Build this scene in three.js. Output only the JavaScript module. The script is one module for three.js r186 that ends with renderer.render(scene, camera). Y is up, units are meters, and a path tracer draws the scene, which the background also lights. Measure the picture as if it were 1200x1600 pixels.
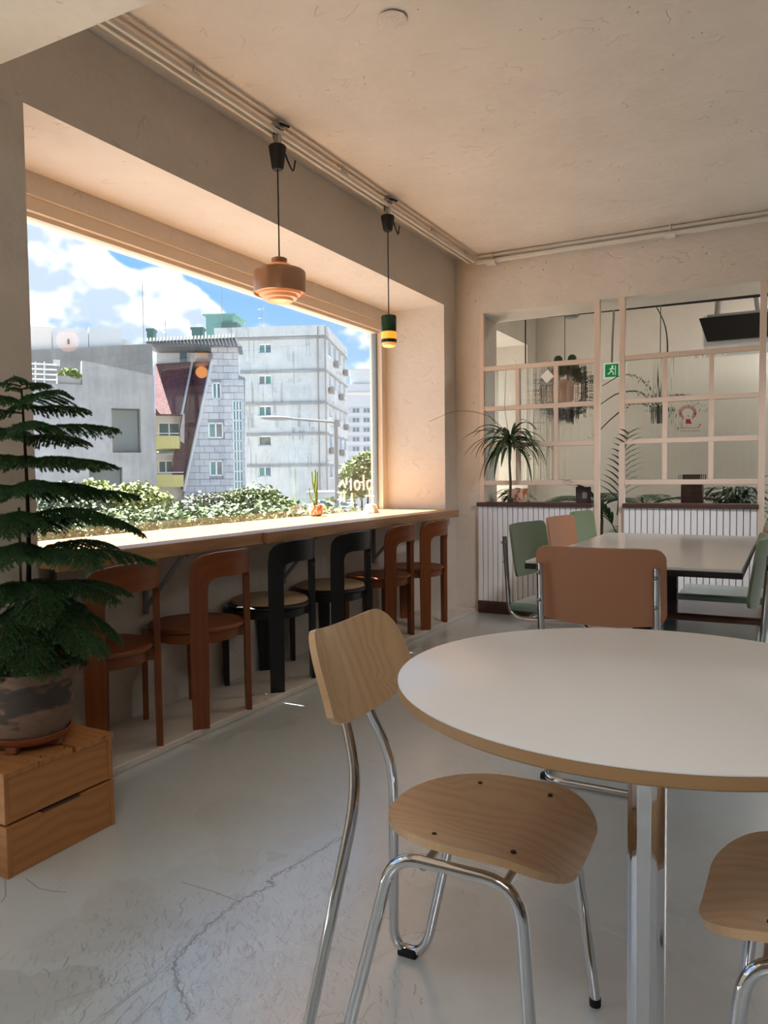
import * as THREE from 'three';
import { RoundedBoxGeometry } from 'three/addons/geometries/RoundedBoxGeometry.js';
import { mergeGeometries, toCreasedNormals } from 'three/addons/utils/BufferGeometryUtils.js';
import { ImprovedNoise } from 'three/addons/math/ImprovedNoise.js';
import { RectAreaLightUniformsLib } from 'three/addons/lights/RectAreaLightUniformsLib.js';

// ------------------------------------------------------------------ camera, sky, sun, exposure
const scene = new THREE.Scene();
const FOCAL = 1182.5;                                   // in pixels of the 1200 x 1600 frame
const camera = new THREE.PerspectiveCamera(2 * Math.atan(800 / FOCAL) * 180 / Math.PI, 0.75, 0.05, 2000);
camera.position.set(0, 1.07, 0);
camera.rotation.order = 'YXZ';
camera.rotation.set(-0.04902, 0.4911, -0.01066);
camera.updateMatrixWorld(true);
const renderer = new THREE.WebGLRenderer({ antialias: true });
renderer.toneMapping = THREE.LinearToneMapping;
renderer.toneMappingExposure = 1.29;
renderer.shadowMap.enabled = true;
RectAreaLightUniformsLib.init();

const SUN = { el: 67, az: 181, strength: 30 };          // azimuth: 180 = straight in through the window wall
const sunDir = new THREE.Vector3(Math.cos(SUN.el * Math.PI / 180) * Math.cos(SUN.az * Math.PI / 180), Math.sin(SUN.el * Math.PI / 180), Math.cos(SUN.el * Math.PI / 180) * Math.sin(SUN.az * Math.PI / 180));
const sun = new THREE.DirectionalLight(new THREE.Color().setRGB(1, 0.975, 0.89), SUN.strength);
sun.position.copy(sunDir).multiplyScalar(60);
sun.castShadow = true;
sun.shadow.mapSize.set(4096, 4096);
Object.assign(sun.shadow.camera, { left: -14, right: 14, top: 14, bottom: -14, near: 1, far: 140 });
scene.add(sun, sun.target);

const PANEL = 10, SPOT = 15;                                        // strengths of the added fill lamps out of view
const SKY = { blue: [0.13, 0.4, 0.82], pale: [0.55, 0.76, 0.95], cloud: [1.4, 1.4, 1.4], gain: 1.05 };
{ // cumulus sky
  const W = 3072, H = 1536, data = new Float32Array(W * H * 4), n = new ImprovedNoise();
  const fbm = (x, y, z, o) => { let s = 0, a = 0.5, f = 1; for (let k = 0; k < o; k++) { s += a * n.noise(x * f + 7.3 * k, y * f + 3.1 * k, z * f); a *= 0.52; f *= 2.07; } return s; };
  const ra = mulberry(77), puffs = [[-141.5, 15.6, 5.2, 1], [-138.6, 12.4, 4.2, .8], [-133.1, 12.8, 2.9, 1], [-131.2, 11.2, 2.4, .8], [-119.5, 10.5, 2, .7], [-126.5, 10.6, 1.8, .6], [-136.2, 15.2, 1.1, -1.1], [-135.7, 12.9, 1.0, -.8], [-129.6, 14, 2.6, -1.0], [-124, 13, 3, -.9]];
  for (let k = 0; k < 70; k++) { const a = -180 + 360 * ra(), e = 6 + 60 * ra() * ra(); if (a > -146 && a < -112 && e < 26) continue; puffs.push([a, e, 3 + 5 * ra(), 1]); }
  for (let j = 0; j < H; j++) {
    const el = ((j + 0.5) / H - 0.5) * Math.PI, y = Math.sin(el), c = Math.cos(el), eld = el * 180 / Math.PI, row = puffs.filter((q) => Math.abs(eld - q[1]) < 2.1 * q[2]);
    for (let i = 0; i < W; i++) {
      const az = ((i + 0.5) / W - 0.5) * 2 * Math.PI, x = c * Math.cos(az), z = c * Math.sin(az), at = (j * W + i) * 4;
      let r, g, b;
      if (y < 0) { const m = Math.exp(y * 9); r = 0.22 + 0.4 * m; g = 0.23 + 0.43 * m; b = 0.22 + 0.5 * m; }
      else {
        const t = Math.pow(1 - Math.min(1, y / 0.55), 2.6);
        r = SKY.blue[0] + (SKY.pale[0] - SKY.blue[0]) * t; g = SKY.blue[1] + (SKY.pale[1] - SKY.blue[1]) * t; b = SKY.blue[2] + (SKY.pale[2] - SKY.blue[2]) * t;
        let p = -0.3; const azd = az * 180 / Math.PI;
        for (const q of row) { let da = Math.abs(azd - q[0]); if (da > 180) da = 360 - da; da *= c; const de = (eld - q[1]) * 1.25; if (da < 2.6 * q[2]) p += 0.75 * q[3] * Math.exp(-(da * da + de * de) / (q[2] * q[2])); }
        p += 0.55 * Math.exp(-Math.pow((eld - 4) / 6, 2));
        if (p > -0.29 || y < 0.5) {
          const d = p + 1.15 * fbm(x * 9, y * 13, z * 9, 6), cov = THREE.MathUtils.smoothstep(d, -0.04, 0.22);
          const lit = cov > 0 ? THREE.MathUtils.clamp(0.8 + 2.0 * (d - p - 1.15 * fbm(x * 9, y * 13 + 0.22, z * 9, 4)) - 0.34 * THREE.MathUtils.smoothstep(d, 0.1, 0.7), 0.38, 1.05) : 1;
          r += (SKY.cloud[0] * lit - r) * cov; g += (SKY.cloud[1] * (0.14 + 0.86 * lit) - g) * cov; b += (SKY.cloud[2] * (0.3 + 0.7 * lit) - b) * cov;
        }
      }
      data[at] = r * SKY.gain; data[at + 1] = g * SKY.gain; data[at + 2] = b * SKY.gain; data[at + 3] = 1;
    }
  }
  const t = new THREE.DataTexture(data, W, H, THREE.RGBAFormat, THREE.FloatType);
  t.mapping = THREE.EquirectangularReflectionMapping; t.magFilter = THREE.LinearFilter; t.needsUpdate = true;
  scene.background = t;
}

// ------------------------------------------------------------------ helpers
function mulberry(a) { return () => { a |= 0; a = a + 0x6D2B79F5 | 0; let t = Math.imul(a ^ a >>> 15, 1 | a); t = t + Math.imul(t ^ t >>> 7, 61 | t) ^ t; return ((t ^ t >>> 14) >>> 0) / 4294967296; }; }
const V = (x, y, z) => new THREE.Vector3(x, y, z), PI = Math.PI;
const eye = camera.position.clone();
const dirOf = (px, py) => V((px - 600) / FOCAL, -(py - 800) / FOCAL, -1).applyQuaternion(camera.quaternion);
const atDepth = (px, py, d) => dirOf(px, py).multiplyScalar(d).add(eye);          // d metres along the lens axis
const onX = (px, py, x) => { const r = dirOf(px, py); return r.multiplyScalar((x - eye.x) / r.x).add(eye); };
const onZ = (px, py, z) => { const r = dirOf(px, py); return r.multiplyScalar((z - eye.z) / r.z).add(eye); };
const onPlane = (px, py, point, normal) => { const r = dirOf(px, py); return r.multiplyScalar(point.clone().sub(eye).dot(normal) / r.dot(normal)).add(eye); };
const taken = {};
function numbered(name) { const k = taken[name] = (taken[name] ?? -1) + 1; return k ? name + '_' + String(k).padStart(3, '0') : name; }
function thing(name, label, category, [x, y, z] = [0, 0, 0], turn = 0, group, kind) {
  const o = new THREE.Group(); o.name = numbered(name); o.position.set(x, y, z); o.rotation.y = turn; o.userData = { label, category };
  if (group) o.userData.group = group;
  if (kind) o.userData.kind = kind;
  scene.add(o); return o;
}
function part(name, geo, m, parent, label) {
  const o = new THREE.Mesh(Array.isArray(geo) ? merge(geo) : geo, m); o.name = name; o.castShadow = o.receiveShadow = true;
  if (label) o.userData.label = label;
  parent.add(o); return o;
}
function single(name, label, category, geo, m, group, kind) {
  const o = part(numbered(name), geo, m, scene); o.userData = { label, category };
  if (group) o.userData.group = group;
  if (kind) o.userData.kind = kind;
  return o;
}
function copyOf(o, [x, y, z], turn, label) { const c = o.clone(); c.name = numbered(o.name.replace(/_\d{3}$/, '')); c.position.set(x, y, z); c.rotation.y = turn; c.userData = { ...o.userData, label: label ?? o.userData.label }; scene.add(c); return c; }
function merge(list) {
  list = list.map((g) => { const h = g.index ? g.toNonIndexed() : g; for (const k of Object.keys(h.attributes)) if (!['position', 'normal', 'uv'].includes(k)) h.deleteAttribute(k); if (!h.attributes.uv) h.setAttribute('uv', new THREE.BufferAttribute(new Float32Array(h.attributes.position.count * 2), 2)); return h; });
  return mergeGeometries(list);
}
// texture coordinates in metres from the flat side a face lies on; the grain runs along the given axis
function metres(g, grain = 'x') {
  g = g.index ? g.toNonIndexed() : g;
  if (!g.attributes.normal) g.computeVertexNormals();
  const p = g.attributes.position, n = g.attributes.normal, uv = new Float32Array(p.count * 2), a = V(), b = V(), c = V();
  for (let i = 0; i < p.count; i += 3) {
    a.fromBufferAttribute(p, i); b.fromBufferAttribute(p, i + 1).sub(a); c.fromBufferAttribute(p, i + 2).sub(a); b.cross(c);
    const k = [Math.abs(b.x), Math.abs(b.y), Math.abs(b.z)], m = k.indexOf(Math.max(...k));
    for (let j = 0; j < 3; j++) {
      const q = [p.getX(i + j), p.getY(i + j), p.getZ(i + j)], w = ['x', 'y', 'z'].indexOf(grain);
      const others = [0, 1, 2].filter((e) => e !== m), u = others.includes(w) ? w : others[0], v = others.find((e) => e !== u);
      uv[(i + j) * 2] = q[u]; uv[(i + j) * 2 + 1] = q[v] + q[m] * 0.37;
    }
  }
  g.setAttribute('uv', new THREE.BufferAttribute(uv, 2)); return g;
}
const box = (x0, x1, y0, y1, z0, z1, grain) => metres(new THREE.BoxGeometry(Math.abs(x1 - x0), Math.abs(y1 - y0), Math.abs(z1 - z0)).translate((x0 + x1) / 2, (y0 + y1) / 2, (z0 + z1) / 2), grain);
const rbox = (x0, x1, y0, y1, z0, z1, r = 0.004, grain) => metres(new RoundedBoxGeometry(Math.abs(x1 - x0), Math.abs(y1 - y0), Math.abs(z1 - z0), 2, r).translate((x0 + x1) / 2, (y0 + y1) / 2, (z0 + z1) / 2), grain);
const cyl = (r0, r1, h, seg = 24) => new THREE.CylinderGeometry(r1, r0, h, seg).translate(0, h / 2, 0);
const lathe = (pts, seg = 40) => { const g = new THREE.LatheGeometry(pts.map(([x, y]) => new THREE.Vector2(Math.max(x, 1e-5), y)), seg); return toCreasedNormals(g, 0.7); };
function rod(a, b, r, seg = 8) { const d = b.clone().sub(a), g = new THREE.CylinderGeometry(r, r, d.length(), seg); g.applyQuaternion(new THREE.Quaternion().setFromUnitVectors(V(0, 1, 0), d.clone().normalize())); const m = a.clone().add(b).multiplyScalar(0.5); return g.translate(m.x, m.y, m.z); }
// a tube through points with rounded corners: [x, y, z, corner radius]
function bentTube(pts, r, seg = 10, closed = false) {
  const path = new THREE.CurvePath(), P = pts.map((p) => V(p[0], p[1], p[2])); let from = P[0];
  for (let i = 1; i < P.length; i++) {
    if (i === P.length - 1) { path.add(new THREE.LineCurve3(from, P[i])); break; }
    const R = pts[i][3] ?? 0.03, a = P[i].clone().add(P[i - 1].clone().sub(P[i]).setLength(Math.min(R, P[i].distanceTo(P[i - 1]) * 0.49))), b = P[i].clone().add(P[i + 1].clone().sub(P[i]).setLength(Math.min(R, P[i].distanceTo(P[i + 1]) * 0.49)));
    path.add(new THREE.LineCurve3(from, a)); path.add(new THREE.QuadraticBezierCurve3(a, P[i], b)); from = b;
  }
  const pos = [];
  for (const c of path.curves) { const k = c.isLineCurve3 ? 1 : 7; for (let j = pos.length ? 1 : 0; j <= k; j++) pos.push(c.getPoint(j / k)); }
  const clean = pos.filter((p, i) => !i || p.distanceTo(pos[i - 1]) > 1e-5), cr = new THREE.CurvePath(); for (let i = 1; i < clean.length; i++) cr.add(new THREE.LineCurve3(clean[i - 1], clean[i]));
  return sweep(clean, r, seg);
}
function sweep(P, r, seg = 8, taper = 1) {
  const vs = [], ns = [], idx = []; let side = null;
  P.forEach((p, i) => {
    const t = (P[i + 1] ?? p).clone().sub(P[i - 1] ?? p).normalize();
    side = side ? side.sub(t.clone().multiplyScalar(side.dot(t))).normalize() : (Math.abs(t.y) > 0.9 ? V(1, 0, 0) : V(0, 1, 0)).cross(t).normalize();
    const up = t.clone().cross(side), R = r * (1 + (taper - 1) * i / (P.length - 1));
    for (let k = 0; k <= seg; k++) { const a = k / seg * 2 * PI, n = side.clone().multiplyScalar(Math.cos(a)).addScaledVector(up, Math.sin(a)); vs.push(p.x + n.x * R, p.y + n.y * R, p.z + n.z * R); ns.push(n.x, n.y, n.z); }
  });
  for (let i = 0; i < P.length - 1; i++) for (let k = 0; k < seg; k++) { const a = i * (seg + 1) + k, b = a + seg + 1; idx.push(a, a + 1, b, b, a + 1, b + 1); }
  for (const [i, s] of [[0, -1], [P.length - 1, 1]]) { const c = vs.length / 3, t = P[Math.min(i + 1, P.length - 1)].clone().sub(P[Math.max(i - 1, 0)]).normalize().multiplyScalar(s); vs.push(P[i].x, P[i].y, P[i].z); ns.push(t.x, t.y, t.z); for (let k = 0; k < seg; k++) { const a = i * (seg + 1) + k; s > 0 ? idx.push(c, a, a + 1) : idx.push(c, a + 1, a); } }
  const g = new THREE.BufferGeometry(); g.setAttribute('position', new THREE.Float32BufferAttribute(vs, 3)); g.setAttribute('normal', new THREE.Float32BufferAttribute(ns, 3)); g.setIndex(idx); return g.toNonIndexed();
}
// a sheet with thickness: f(a, b) gives the middle point, a and b from -1 to 1
function sheet(f, thick, na = 20, nb = 14, uvScale = [1, 1], turned = false) {
  const mid = [], at = (i, j) => i * (nb + 1) + j;
  for (let i = 0; i <= na; i++) for (let j = 0; j <= nb; j++) mid.push(f(-1 + 2 * i / na, -1 + 2 * j / nb));
  const nor = mid.map((p, k) => { const i = Math.floor(k / (nb + 1)), j = k % (nb + 1); const du = mid[at(Math.min(i + 1, na), j)].clone().sub(mid[at(Math.max(i - 1, 0), j)]), dv = mid[at(i, Math.min(j + 1, nb))].clone().sub(mid[at(i, Math.max(j - 1, 0))]); return du.cross(dv).normalize(); });
  const pos = [], uv = [], push = (k, s, i, j) => { const p = mid[k], n = nor[k]; pos.push(p.x + n.x * s, p.y + n.y * s, p.z + n.z * s); const s0 = (i / na - 0.5) * uvScale[0], s1 = (j / nb - 0.5) * uvScale[1]; turned ? uv.push(s1, s0) : uv.push(s0, s1); };
  const h = thick / 2, tri = (A, B, C) => [A, B, C].forEach(([i, j, s]) => push(at(i, j), s, i, j));
  for (let i = 0; i < na; i++) for (let j = 0; j < nb; j++) { tri([i, j, h], [i + 1, j, h], [i + 1, j + 1, h]); tri([i, j, h], [i + 1, j + 1, h], [i, j + 1, h]); tri([i, j, -h], [i + 1, j + 1, -h], [i + 1, j, -h]); tri([i, j, -h], [i, j + 1, -h], [i + 1, j + 1, -h]); }
  const rim = []; for (let i = 0; i < na; i++) rim.push([i, 0]); for (let j = 0; j < nb; j++) rim.push([na, j]); for (let i = na; i > 0; i--) rim.push([i, nb]); for (let j = nb; j > 0; j--) rim.push([0, j]);
  rim.forEach((a, k) => { const b = rim[(k + 1) % rim.length]; tri([...a, h], [...a, -h], [...b, h]); tri([...b, h], [...a, -h], [...b, -h]); });
  const g = new THREE.BufferGeometry(); g.setAttribute('position', new THREE.Float32BufferAttribute(pos, 3)); g.setAttribute('uv', new THREE.Float32BufferAttribute(uv, 2)); g.computeVertexNormals();
  return toCreasedNormals(g, 0.8);
}
const rrect = (a, b, rx, ry) => { const t = Math.max(Math.abs(a), Math.abs(b)); if (t < 1e-6) return [0, 0]; let x = a / t, y = b / t; const X = Math.abs(x), Y = Math.abs(y); if (X > 1 - rx && Y > 1 - ry) { const p = (X - 1 + rx) / rx, q = (Y - 1 + ry) / ry, s = Math.hypot(p, q); x = Math.sign(x) * (1 - rx + rx * p / s); y = Math.sign(y) * (1 - ry + ry * q / s); } return [x * t, y * t]; };   // square -> rectangle with round corners
const rounded = (a, b, k) => [a * Math.sqrt(1 - k * b * b / 2), b * Math.sqrt(1 - k * a * a / 2)];   // square -> rounded square
// a strap leaf: root, direction, length, width, droop
function leafGeo(root, dir, len, width, droop, seg = 7, fold = 0.25) {
  const P = [], d = dir.clone().normalize(), p = root.clone(), step = len / seg; P.push(p.clone());
  for (let i = 0; i < seg; i++) { d.y -= droop / seg; d.normalize(); p.addScaledVector(d, step); P.push(p.clone()); }
  const pos = [], up0 = V(0, 1, 0);
  const W = (t) => width * 0.5 * Math.pow(Math.sin(PI * Math.min(0.985, 0.12 + 0.86 * t)), 0.7);
  for (let i = 0; i < seg; i++) {
    const q = [i, i + 1].map((k) => { const t = (P[k + 1] ?? P[k]).clone().sub(P[k - 1] ?? P[k]).normalize(); let s = t.clone().cross(up0); if (s.lengthSq() < 1e-4) s = V(1, 0, 0); s.normalize(); const n = s.clone().cross(t).normalize(), w = W(k / seg); return [P[k].clone().addScaledVector(s, -w).addScaledVector(n, w * fold), P[k], P[k].clone().addScaledVector(s, w).addScaledVector(n, w * fold)]; });
    for (const [a, b] of [[0, 1], [1, 2]]) for (const v of [q[0][a], q[0][b], q[1][b], q[0][a], q[1][b], q[1][a]]) pos.push(v.x, v.y, v.z);
  }
  const g = new THREE.BufferGeometry(); g.setAttribute('position', new THREE.Float32BufferAttribute(pos, 3)); g.computeVertexNormals(); return g;
}

// ------------------------------------------------------------------ textures and materials
function periodic(N, cells, seed) {   // one octave of smooth noise that repeats, values 0..1
  const r = mulberry(seed), L = Float32Array.from({ length: cells * cells }, r), o = new Float32Array(N * N), s = (t) => t * t * (3 - 2 * t);
  for (let y = 0; y < N; y++) for (let x = 0; x < N; x++) { const u = x / N * cells, v = y / N * cells, i = Math.floor(u), j = Math.floor(v), a = s(u - i), b = s(v - j), at = (p, q) => L[(q % cells) * cells + p % cells]; o[y * N + x] = (at(i, j) * (1 - a) + at(i + 1, j) * a) * (1 - b) + (at(i, j + 1) * (1 - a) + at(i + 1, j + 1) * a) * b; }
  return o;
}
function layers(N, list, seed) { const o = new Float32Array(N * N); let t = 0; list.forEach(([c, w], k) => { const p = periodic(N, c, seed + 31 * k); t += w; for (let i = 0; i < o.length; i++) o[i] += w * p[i]; }); for (let i = 0; i < o.length; i++) o[i] /= t; return o; }
function texture(N, f, srgb, M = N) {
  const d = new Uint8Array(N * M * 4);
  for (let i = 0; i < N * M; i++) { const c = f(i % N, Math.floor(i / N), i); d[i * 4] = c[0]; d[i * 4 + 1] = c[1]; d[i * 4 + 2] = c[2]; d[i * 4 + 3] = 255; }
  const t = new THREE.DataTexture(d, N, M); t.wrapS = t.wrapT = THREE.RepeatWrapping; t.magFilter = THREE.LinearFilter; t.minFilter = THREE.LinearMipmapLinearFilter; t.generateMipmaps = true;
  if (srgb) t.colorSpace = THREE.SRGBColorSpace; t.needsUpdate = true; return t;
}
const clamp8 = (v) => Math.max(0, Math.min(255, v));
const mat = (hex, roughness = 0.6, more = {}) => new THREE.MeshPhysicalMaterial({ color: hex, roughness, side: THREE.DoubleSide, ...more });

// plaster: faint trowel waves, pits and ridges
const plasterHeight = layers(512, [[5, 3], [17, 2], [60, 1], [150, 0.6]], 5), plasterMarks = (() => {
  const c = document.createElement('canvas'); c.width = c.height = 1024; const g = c.getContext('2d'), r = mulberry(9); g.fillStyle = '#808080'; g.fillRect(0, 0, 1024, 1024);
  for (let k = 0; k < 80; k++) { g.strokeStyle = r() < 0.6 ? 'rgba(40,40,40,0.55)' : 'rgba(225,225,225,0.6)'; g.lineWidth = 0.8 + 2 * r(); g.beginPath(); let x = 1024 * r(), y = 1024 * r(); g.moveTo(x, y); const n = 2 + 5 * r(); for (let i = 0; i < n; i++) { x += (r() - 0.5) * 34; y += (r() - 0.4) * 26; g.lineTo(x, y); } g.stroke(); }
  for (let k = 0; k < 60; k++) { g.fillStyle = 'rgba(20,20,20,0.8)'; g.beginPath(); g.ellipse(1024 * r(), 1024 * r(), 1 + 2.5 * r(), 1 + 1.6 * r(), r() * 3, 0, 7); g.fill(); }
  const p = g.getImageData(0, 0, 1024, 1024).data; return (i, j) => p[(j * 1024 + i) * 4];
})();
const plasterBump = texture(1024, (i, j) => { const v = clamp8(0.5 * plasterMarks(i, j) + 0.5 * 255 * plasterHeight[(j >> 1) * 512 + (i >> 1)]); return [v, v, v]; });
const plasterTint = texture(512, (i, j, k) => { const v = 240 + 18 * (plasterHeight[k] - 0.5); return [v, v - 0.5, v - 1]; }, true);
for (const t of [plasterBump, plasterTint]) t.repeat.set(0.42, 0.42);
const M = {};
M.plaster = mat(new THREE.Color().setRGB(0.8, 0.715, 0.615), 0.75, { map: plasterTint, bumpMap: plasterBump, bumpScale: 0.02 });
M.whitePlaster = mat(new THREE.Color().setRGB(0.8, 0.715, 0.615), 0.8, { map: plasterTint, bumpMap: plasterBump, bumpScale: 0.005 });
M.taupe = mat(0x7d6f64, 0.8, { bumpMap: plasterBump, bumpScale: 0.006 });
M.greyPlaster = mat(new THREE.Color().setRGB(0.8, 0.72, 0.62), 0.8, { map: plasterTint, bumpMap: plasterBump, bumpScale: 0.006 });
// floor: worn, sealed cement; x -2.6..1.4, z -4.4..-0.4 in one tile
const FT = { x: -2.6, z: -4.4, s: 4 };
{
  const N = 2048, big = layers(512, [[4, 3], [9, 2], [23, 1]], 41), fine = layers(1024, [[90, 1], [240, 1]], 43);
  const c = document.createElement('canvas'); c.width = c.height = N; const g = c.getContext('2d'), r = mulberry(12), at = (x, z) => [(x - FT.x) / FT.s * N, (z - FT.z) / FT.s * N];
  const ground = (px, py) => { const d = dirOf(px, py), t = -eye.y / d.y; return at(eye.x + d.x * t, eye.z + d.z * t); };
  g.fillStyle = '#cdd8db'; g.fillRect(0, 0, N, N);
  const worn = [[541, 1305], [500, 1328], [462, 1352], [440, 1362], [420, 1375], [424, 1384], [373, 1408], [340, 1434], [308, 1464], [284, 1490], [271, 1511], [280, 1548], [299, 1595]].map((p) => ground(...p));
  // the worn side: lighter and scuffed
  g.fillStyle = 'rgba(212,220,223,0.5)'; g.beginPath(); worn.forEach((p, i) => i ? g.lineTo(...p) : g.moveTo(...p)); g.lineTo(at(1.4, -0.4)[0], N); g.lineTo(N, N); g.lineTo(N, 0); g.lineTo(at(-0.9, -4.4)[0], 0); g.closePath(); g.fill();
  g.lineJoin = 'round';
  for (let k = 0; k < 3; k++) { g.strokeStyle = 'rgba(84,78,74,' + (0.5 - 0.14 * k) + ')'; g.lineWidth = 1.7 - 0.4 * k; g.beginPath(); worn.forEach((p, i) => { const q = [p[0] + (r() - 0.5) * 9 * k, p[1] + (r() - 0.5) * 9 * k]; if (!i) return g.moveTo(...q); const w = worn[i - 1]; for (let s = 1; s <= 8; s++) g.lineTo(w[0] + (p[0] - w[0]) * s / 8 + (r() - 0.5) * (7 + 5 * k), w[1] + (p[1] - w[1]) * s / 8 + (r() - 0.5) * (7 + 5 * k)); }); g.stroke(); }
  const scratch = (x, y, n, len, alpha, dir) => { for (let k = 0; k < n; k++) { const a = dir + (r() - 0.5) * 1.1, l = len * (0.3 + r()), X = x(), Y = y(); g.strokeStyle = r() < 0.72 ? `rgba(120,114,110,${alpha * (0.2 + 0.6 * r())})` : `rgba(225,222,220,${alpha * r()})`; g.lineWidth = 0.5 + 1.1 * r() * r(); g.beginPath(); g.moveTo(X, Y); g.quadraticCurveTo(X + l * 0.5 * Math.cos(a) + (r() - 0.5) * 10, Y + l * 0.5 * Math.sin(a) + (r() - 0.5) * 10, X + l * Math.cos(a), Y + l * Math.sin(a)); g.stroke(); } };
  scratch(() => N * r(), () => N * r(), 700, 30, 0.5, 1.2);
  const patches = [[330, 1480], [300, 1530], [390, 1500], [250, 1470], [470, 1420], [520, 1360], [200, 1500], [430, 1540], [150, 1560], [480, 1580], [380, 1440]].map((p) => ground(...p));
  for (const [x, y] of patches) { scratch(() => x + (r() + r() - 1) * 150, () => y + (r() + r() - 1) * 150, 170, 16, 0.85, 0.9); }
  for (const p of [[240, 1545], [300, 1490], [690, 1470], [560, 1570]]) { const [x, y] = ground(...p); scratch(() => x + (r() - 0.5) * 50, () => y + (r() - 0.5) * 50, 8, 110, 0.8, 1.9); }
  const blot = (px, py, rad, style) => { const [x, y] = ground(px, py); g.fillStyle = style; g.beginPath(); for (let k = 0; k <= 60; k++) { const a = k / 60 * 2 * PI, R = rad * (0.8 + 0.25 * Math.sin(3 * a + rad) + 0.15 * r()); g.lineTo(x + R * Math.cos(a), y + R * Math.sin(a)); } g.fill(); };
  blot(20, 1570, 80, 'rgba(150,143,138,0.20)'); blot(180, 1440, 90, 'rgba(165,158,154,0.14)'); blot(300, 1400, 120, 'rgba(168,162,158,0.12)'); blot(420, 1290, 130, 'rgba(168,162,158,0.10)'); blot(430, 1338, 16, 'rgba(150,143,138,0.18)'); blot(455, 1310, 30, 'rgba(205,202,200,0.32)'); blot(725, 1170, 22, 'rgba(220,218,214,0.64)'); blot(600, 1420, 110, 'rgba(168,162,158,0.10)');
  g.strokeStyle = 'rgba(95,88,84,0.5)'; g.lineWidth = 1.6; for (const l of [[[40, 1372], [60, 1388], [80, 1392], [104, 1394]], [[283, 1378], [330, 1392], [378, 1410]], [[8, 1372], [9, 1400], [2, 1410]]]) { g.beginPath(); l.forEach((p, i) => { const q = ground(...p); i ? g.lineTo(...q) : g.moveTo(...q); }); g.stroke(); }
  const px = g.getImageData(0, 0, N, N).data, soft = (a, n, x, y) => { const i = Math.floor(x), j = Math.floor(y), u = x - i, v = y - j, q = (p, r) => a[(r % n) * n + p % n]; return (q(i, j) * (1 - u) + q(i + 1, j) * u) * (1 - v) + (q(i, j + 1) * (1 - u) + q(i + 1, j + 1) * u) * v; }, tone = (i, j) => (soft(big, 512, i / 4, j / 4) - 0.5) * 22 + (soft(fine, 1024, i / 2, j / 2) - 0.5) * 7;
  M.floorMap = texture(N, (i, j, k) => { const t = tone(i, j); return [clamp8(px[k * 4] + t), clamp8(px[k * 4 + 1] + t), clamp8(px[k * 4 + 2] + t)]; }, true);
  M.floorRough = texture(1024, (i, j) => { const k = (j * 2 * N + i * 2) * 4, v = clamp8(70 + (soft(big, 512, i / 2, j / 2) - 0.5) * 50 + Math.max(0, 185 - px[k]) * 1.0 + Math.max(0, px[k] - 214) * 1.6); return [v, v, v]; });
  M.floorBump = texture(1024, (i, j) => { const k = (j * 2 * N + i * 2) * 4, v = clamp8(128 + (px[k] - 202) * 0.7 + (soft(big, 512, i / 2, j / 2) - 0.5) * 60); return [v, v, v]; });
  M.floor = mat(0xffffff, 1, { map: M.floorMap, roughnessMap: M.floorRough, bumpMap: M.floorBump, bumpScale: 0.0006, ior: 1.9, clearcoat: 1, clearcoatRoughness: 0.26 });
}
// wood: u along the grain, in metres
function wood(base, dark, { seed = 1, size = 0.8, rough = 0.45, contrast = 1, stretch = 14, coat = 0, knots = 0 } = {}) {
  const N = 512, a = layers(N, [[3, 2], [7, 1]], seed), r = mulberry(seed + 3), rows = Float32Array.from({ length: N }, r), b = periodic(N, 64, seed + 8), B = new THREE.Color(base), D = new THREE.Color(dark), kn = Array.from({ length: knots }, () => [r() * N, r() * N, 6 + 9 * r()]);
  const t = texture(N, (i, j) => {
    const warp = a[j * N + (Math.floor(i * 1) % N)] * 2.6, u = (j / N * stretch + warp) % 1, ring = Math.pow(Math.abs(2 * (u < 0 ? u + 1 : u) - 1), 1.6);
    let f = 0.42 * ring + 0.3 * rows[Math.floor(j + a[j * N + i] * 40) % N] * b[((j * 3) % N) * N + (i >> 2)] + 0.25 * a[j * N + i];
    for (const [x, y, s] of kn) { const d = Math.hypot((i - x) * 0.6, j - y) / s; f += 1.1 * Math.exp(-d * d) + 0.25 * Math.exp(-Math.pow(d - 2, 2) * 3); }
    f = Math.min(1, f * contrast); return [0, 1, 2].map((k) => clamp8(255 * Math.pow([B.r, B.g, B.b][k] * (1 - f) + [D.r, D.g, D.b][k] * f, 1 / 2.2)));
  }, true);
  t.repeat.set(1 / (size * 1.6), 1 / size);
  return mat(0xffffff, rough, { map: t, clearcoat: coat, clearcoatRoughness: 0.25 });
}
M.chairWood = wood(0x8a450c, 0x5c2a04, { seed: 11, size: 0.5, rough: 0.42, contrast: 0.8 });
M.counterWood = wood(0xba8d61, 0x90663e, { seed: 21, size: 0.6, rough: 0.36, contrast: 0.9 });
M.gasket = mat(0x7f8786, 0.6);
M.oak = wood(0xdcb98f, 0xb48b5f, { seed: 31, size: 0.42, rough: 0.34, contrast: 0.75, stretch: 12 });
M.edgeWood = wood(0xb68f62, 0x8d673c, { seed: 41, size: 0.2, rough: 0.5, contrast: 0.7 });
M.crate = wood(0xbb8149, 0x935825, { seed: 51, size: 0.5, rough: 0.6, contrast: 0.8, knots: 3 });
M.brownWood = wood(0x54352a, 0x3a221a, { seed: 61, size: 0.5, rough: 0.5 });
M.black = mat(0x0c0c0d, 0.38); M.blackMatt = mat(0x101011, 0.6);
M.chrome = mat(0xd8d8da, 0.09, { metalness: 1 }); M.steel = mat(0xa9a9a6, 0.35, { metalness: 1 });
M.laminate = mat(0xf2f0ed, 0.3); M.whiteGloss = mat(0xe8e6e2, 0.12); M.rubber = mat(0x141414, 0.7); M.screw = mat(0x3d2a1c, 0.4, { metalness: 0.6 });
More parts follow.
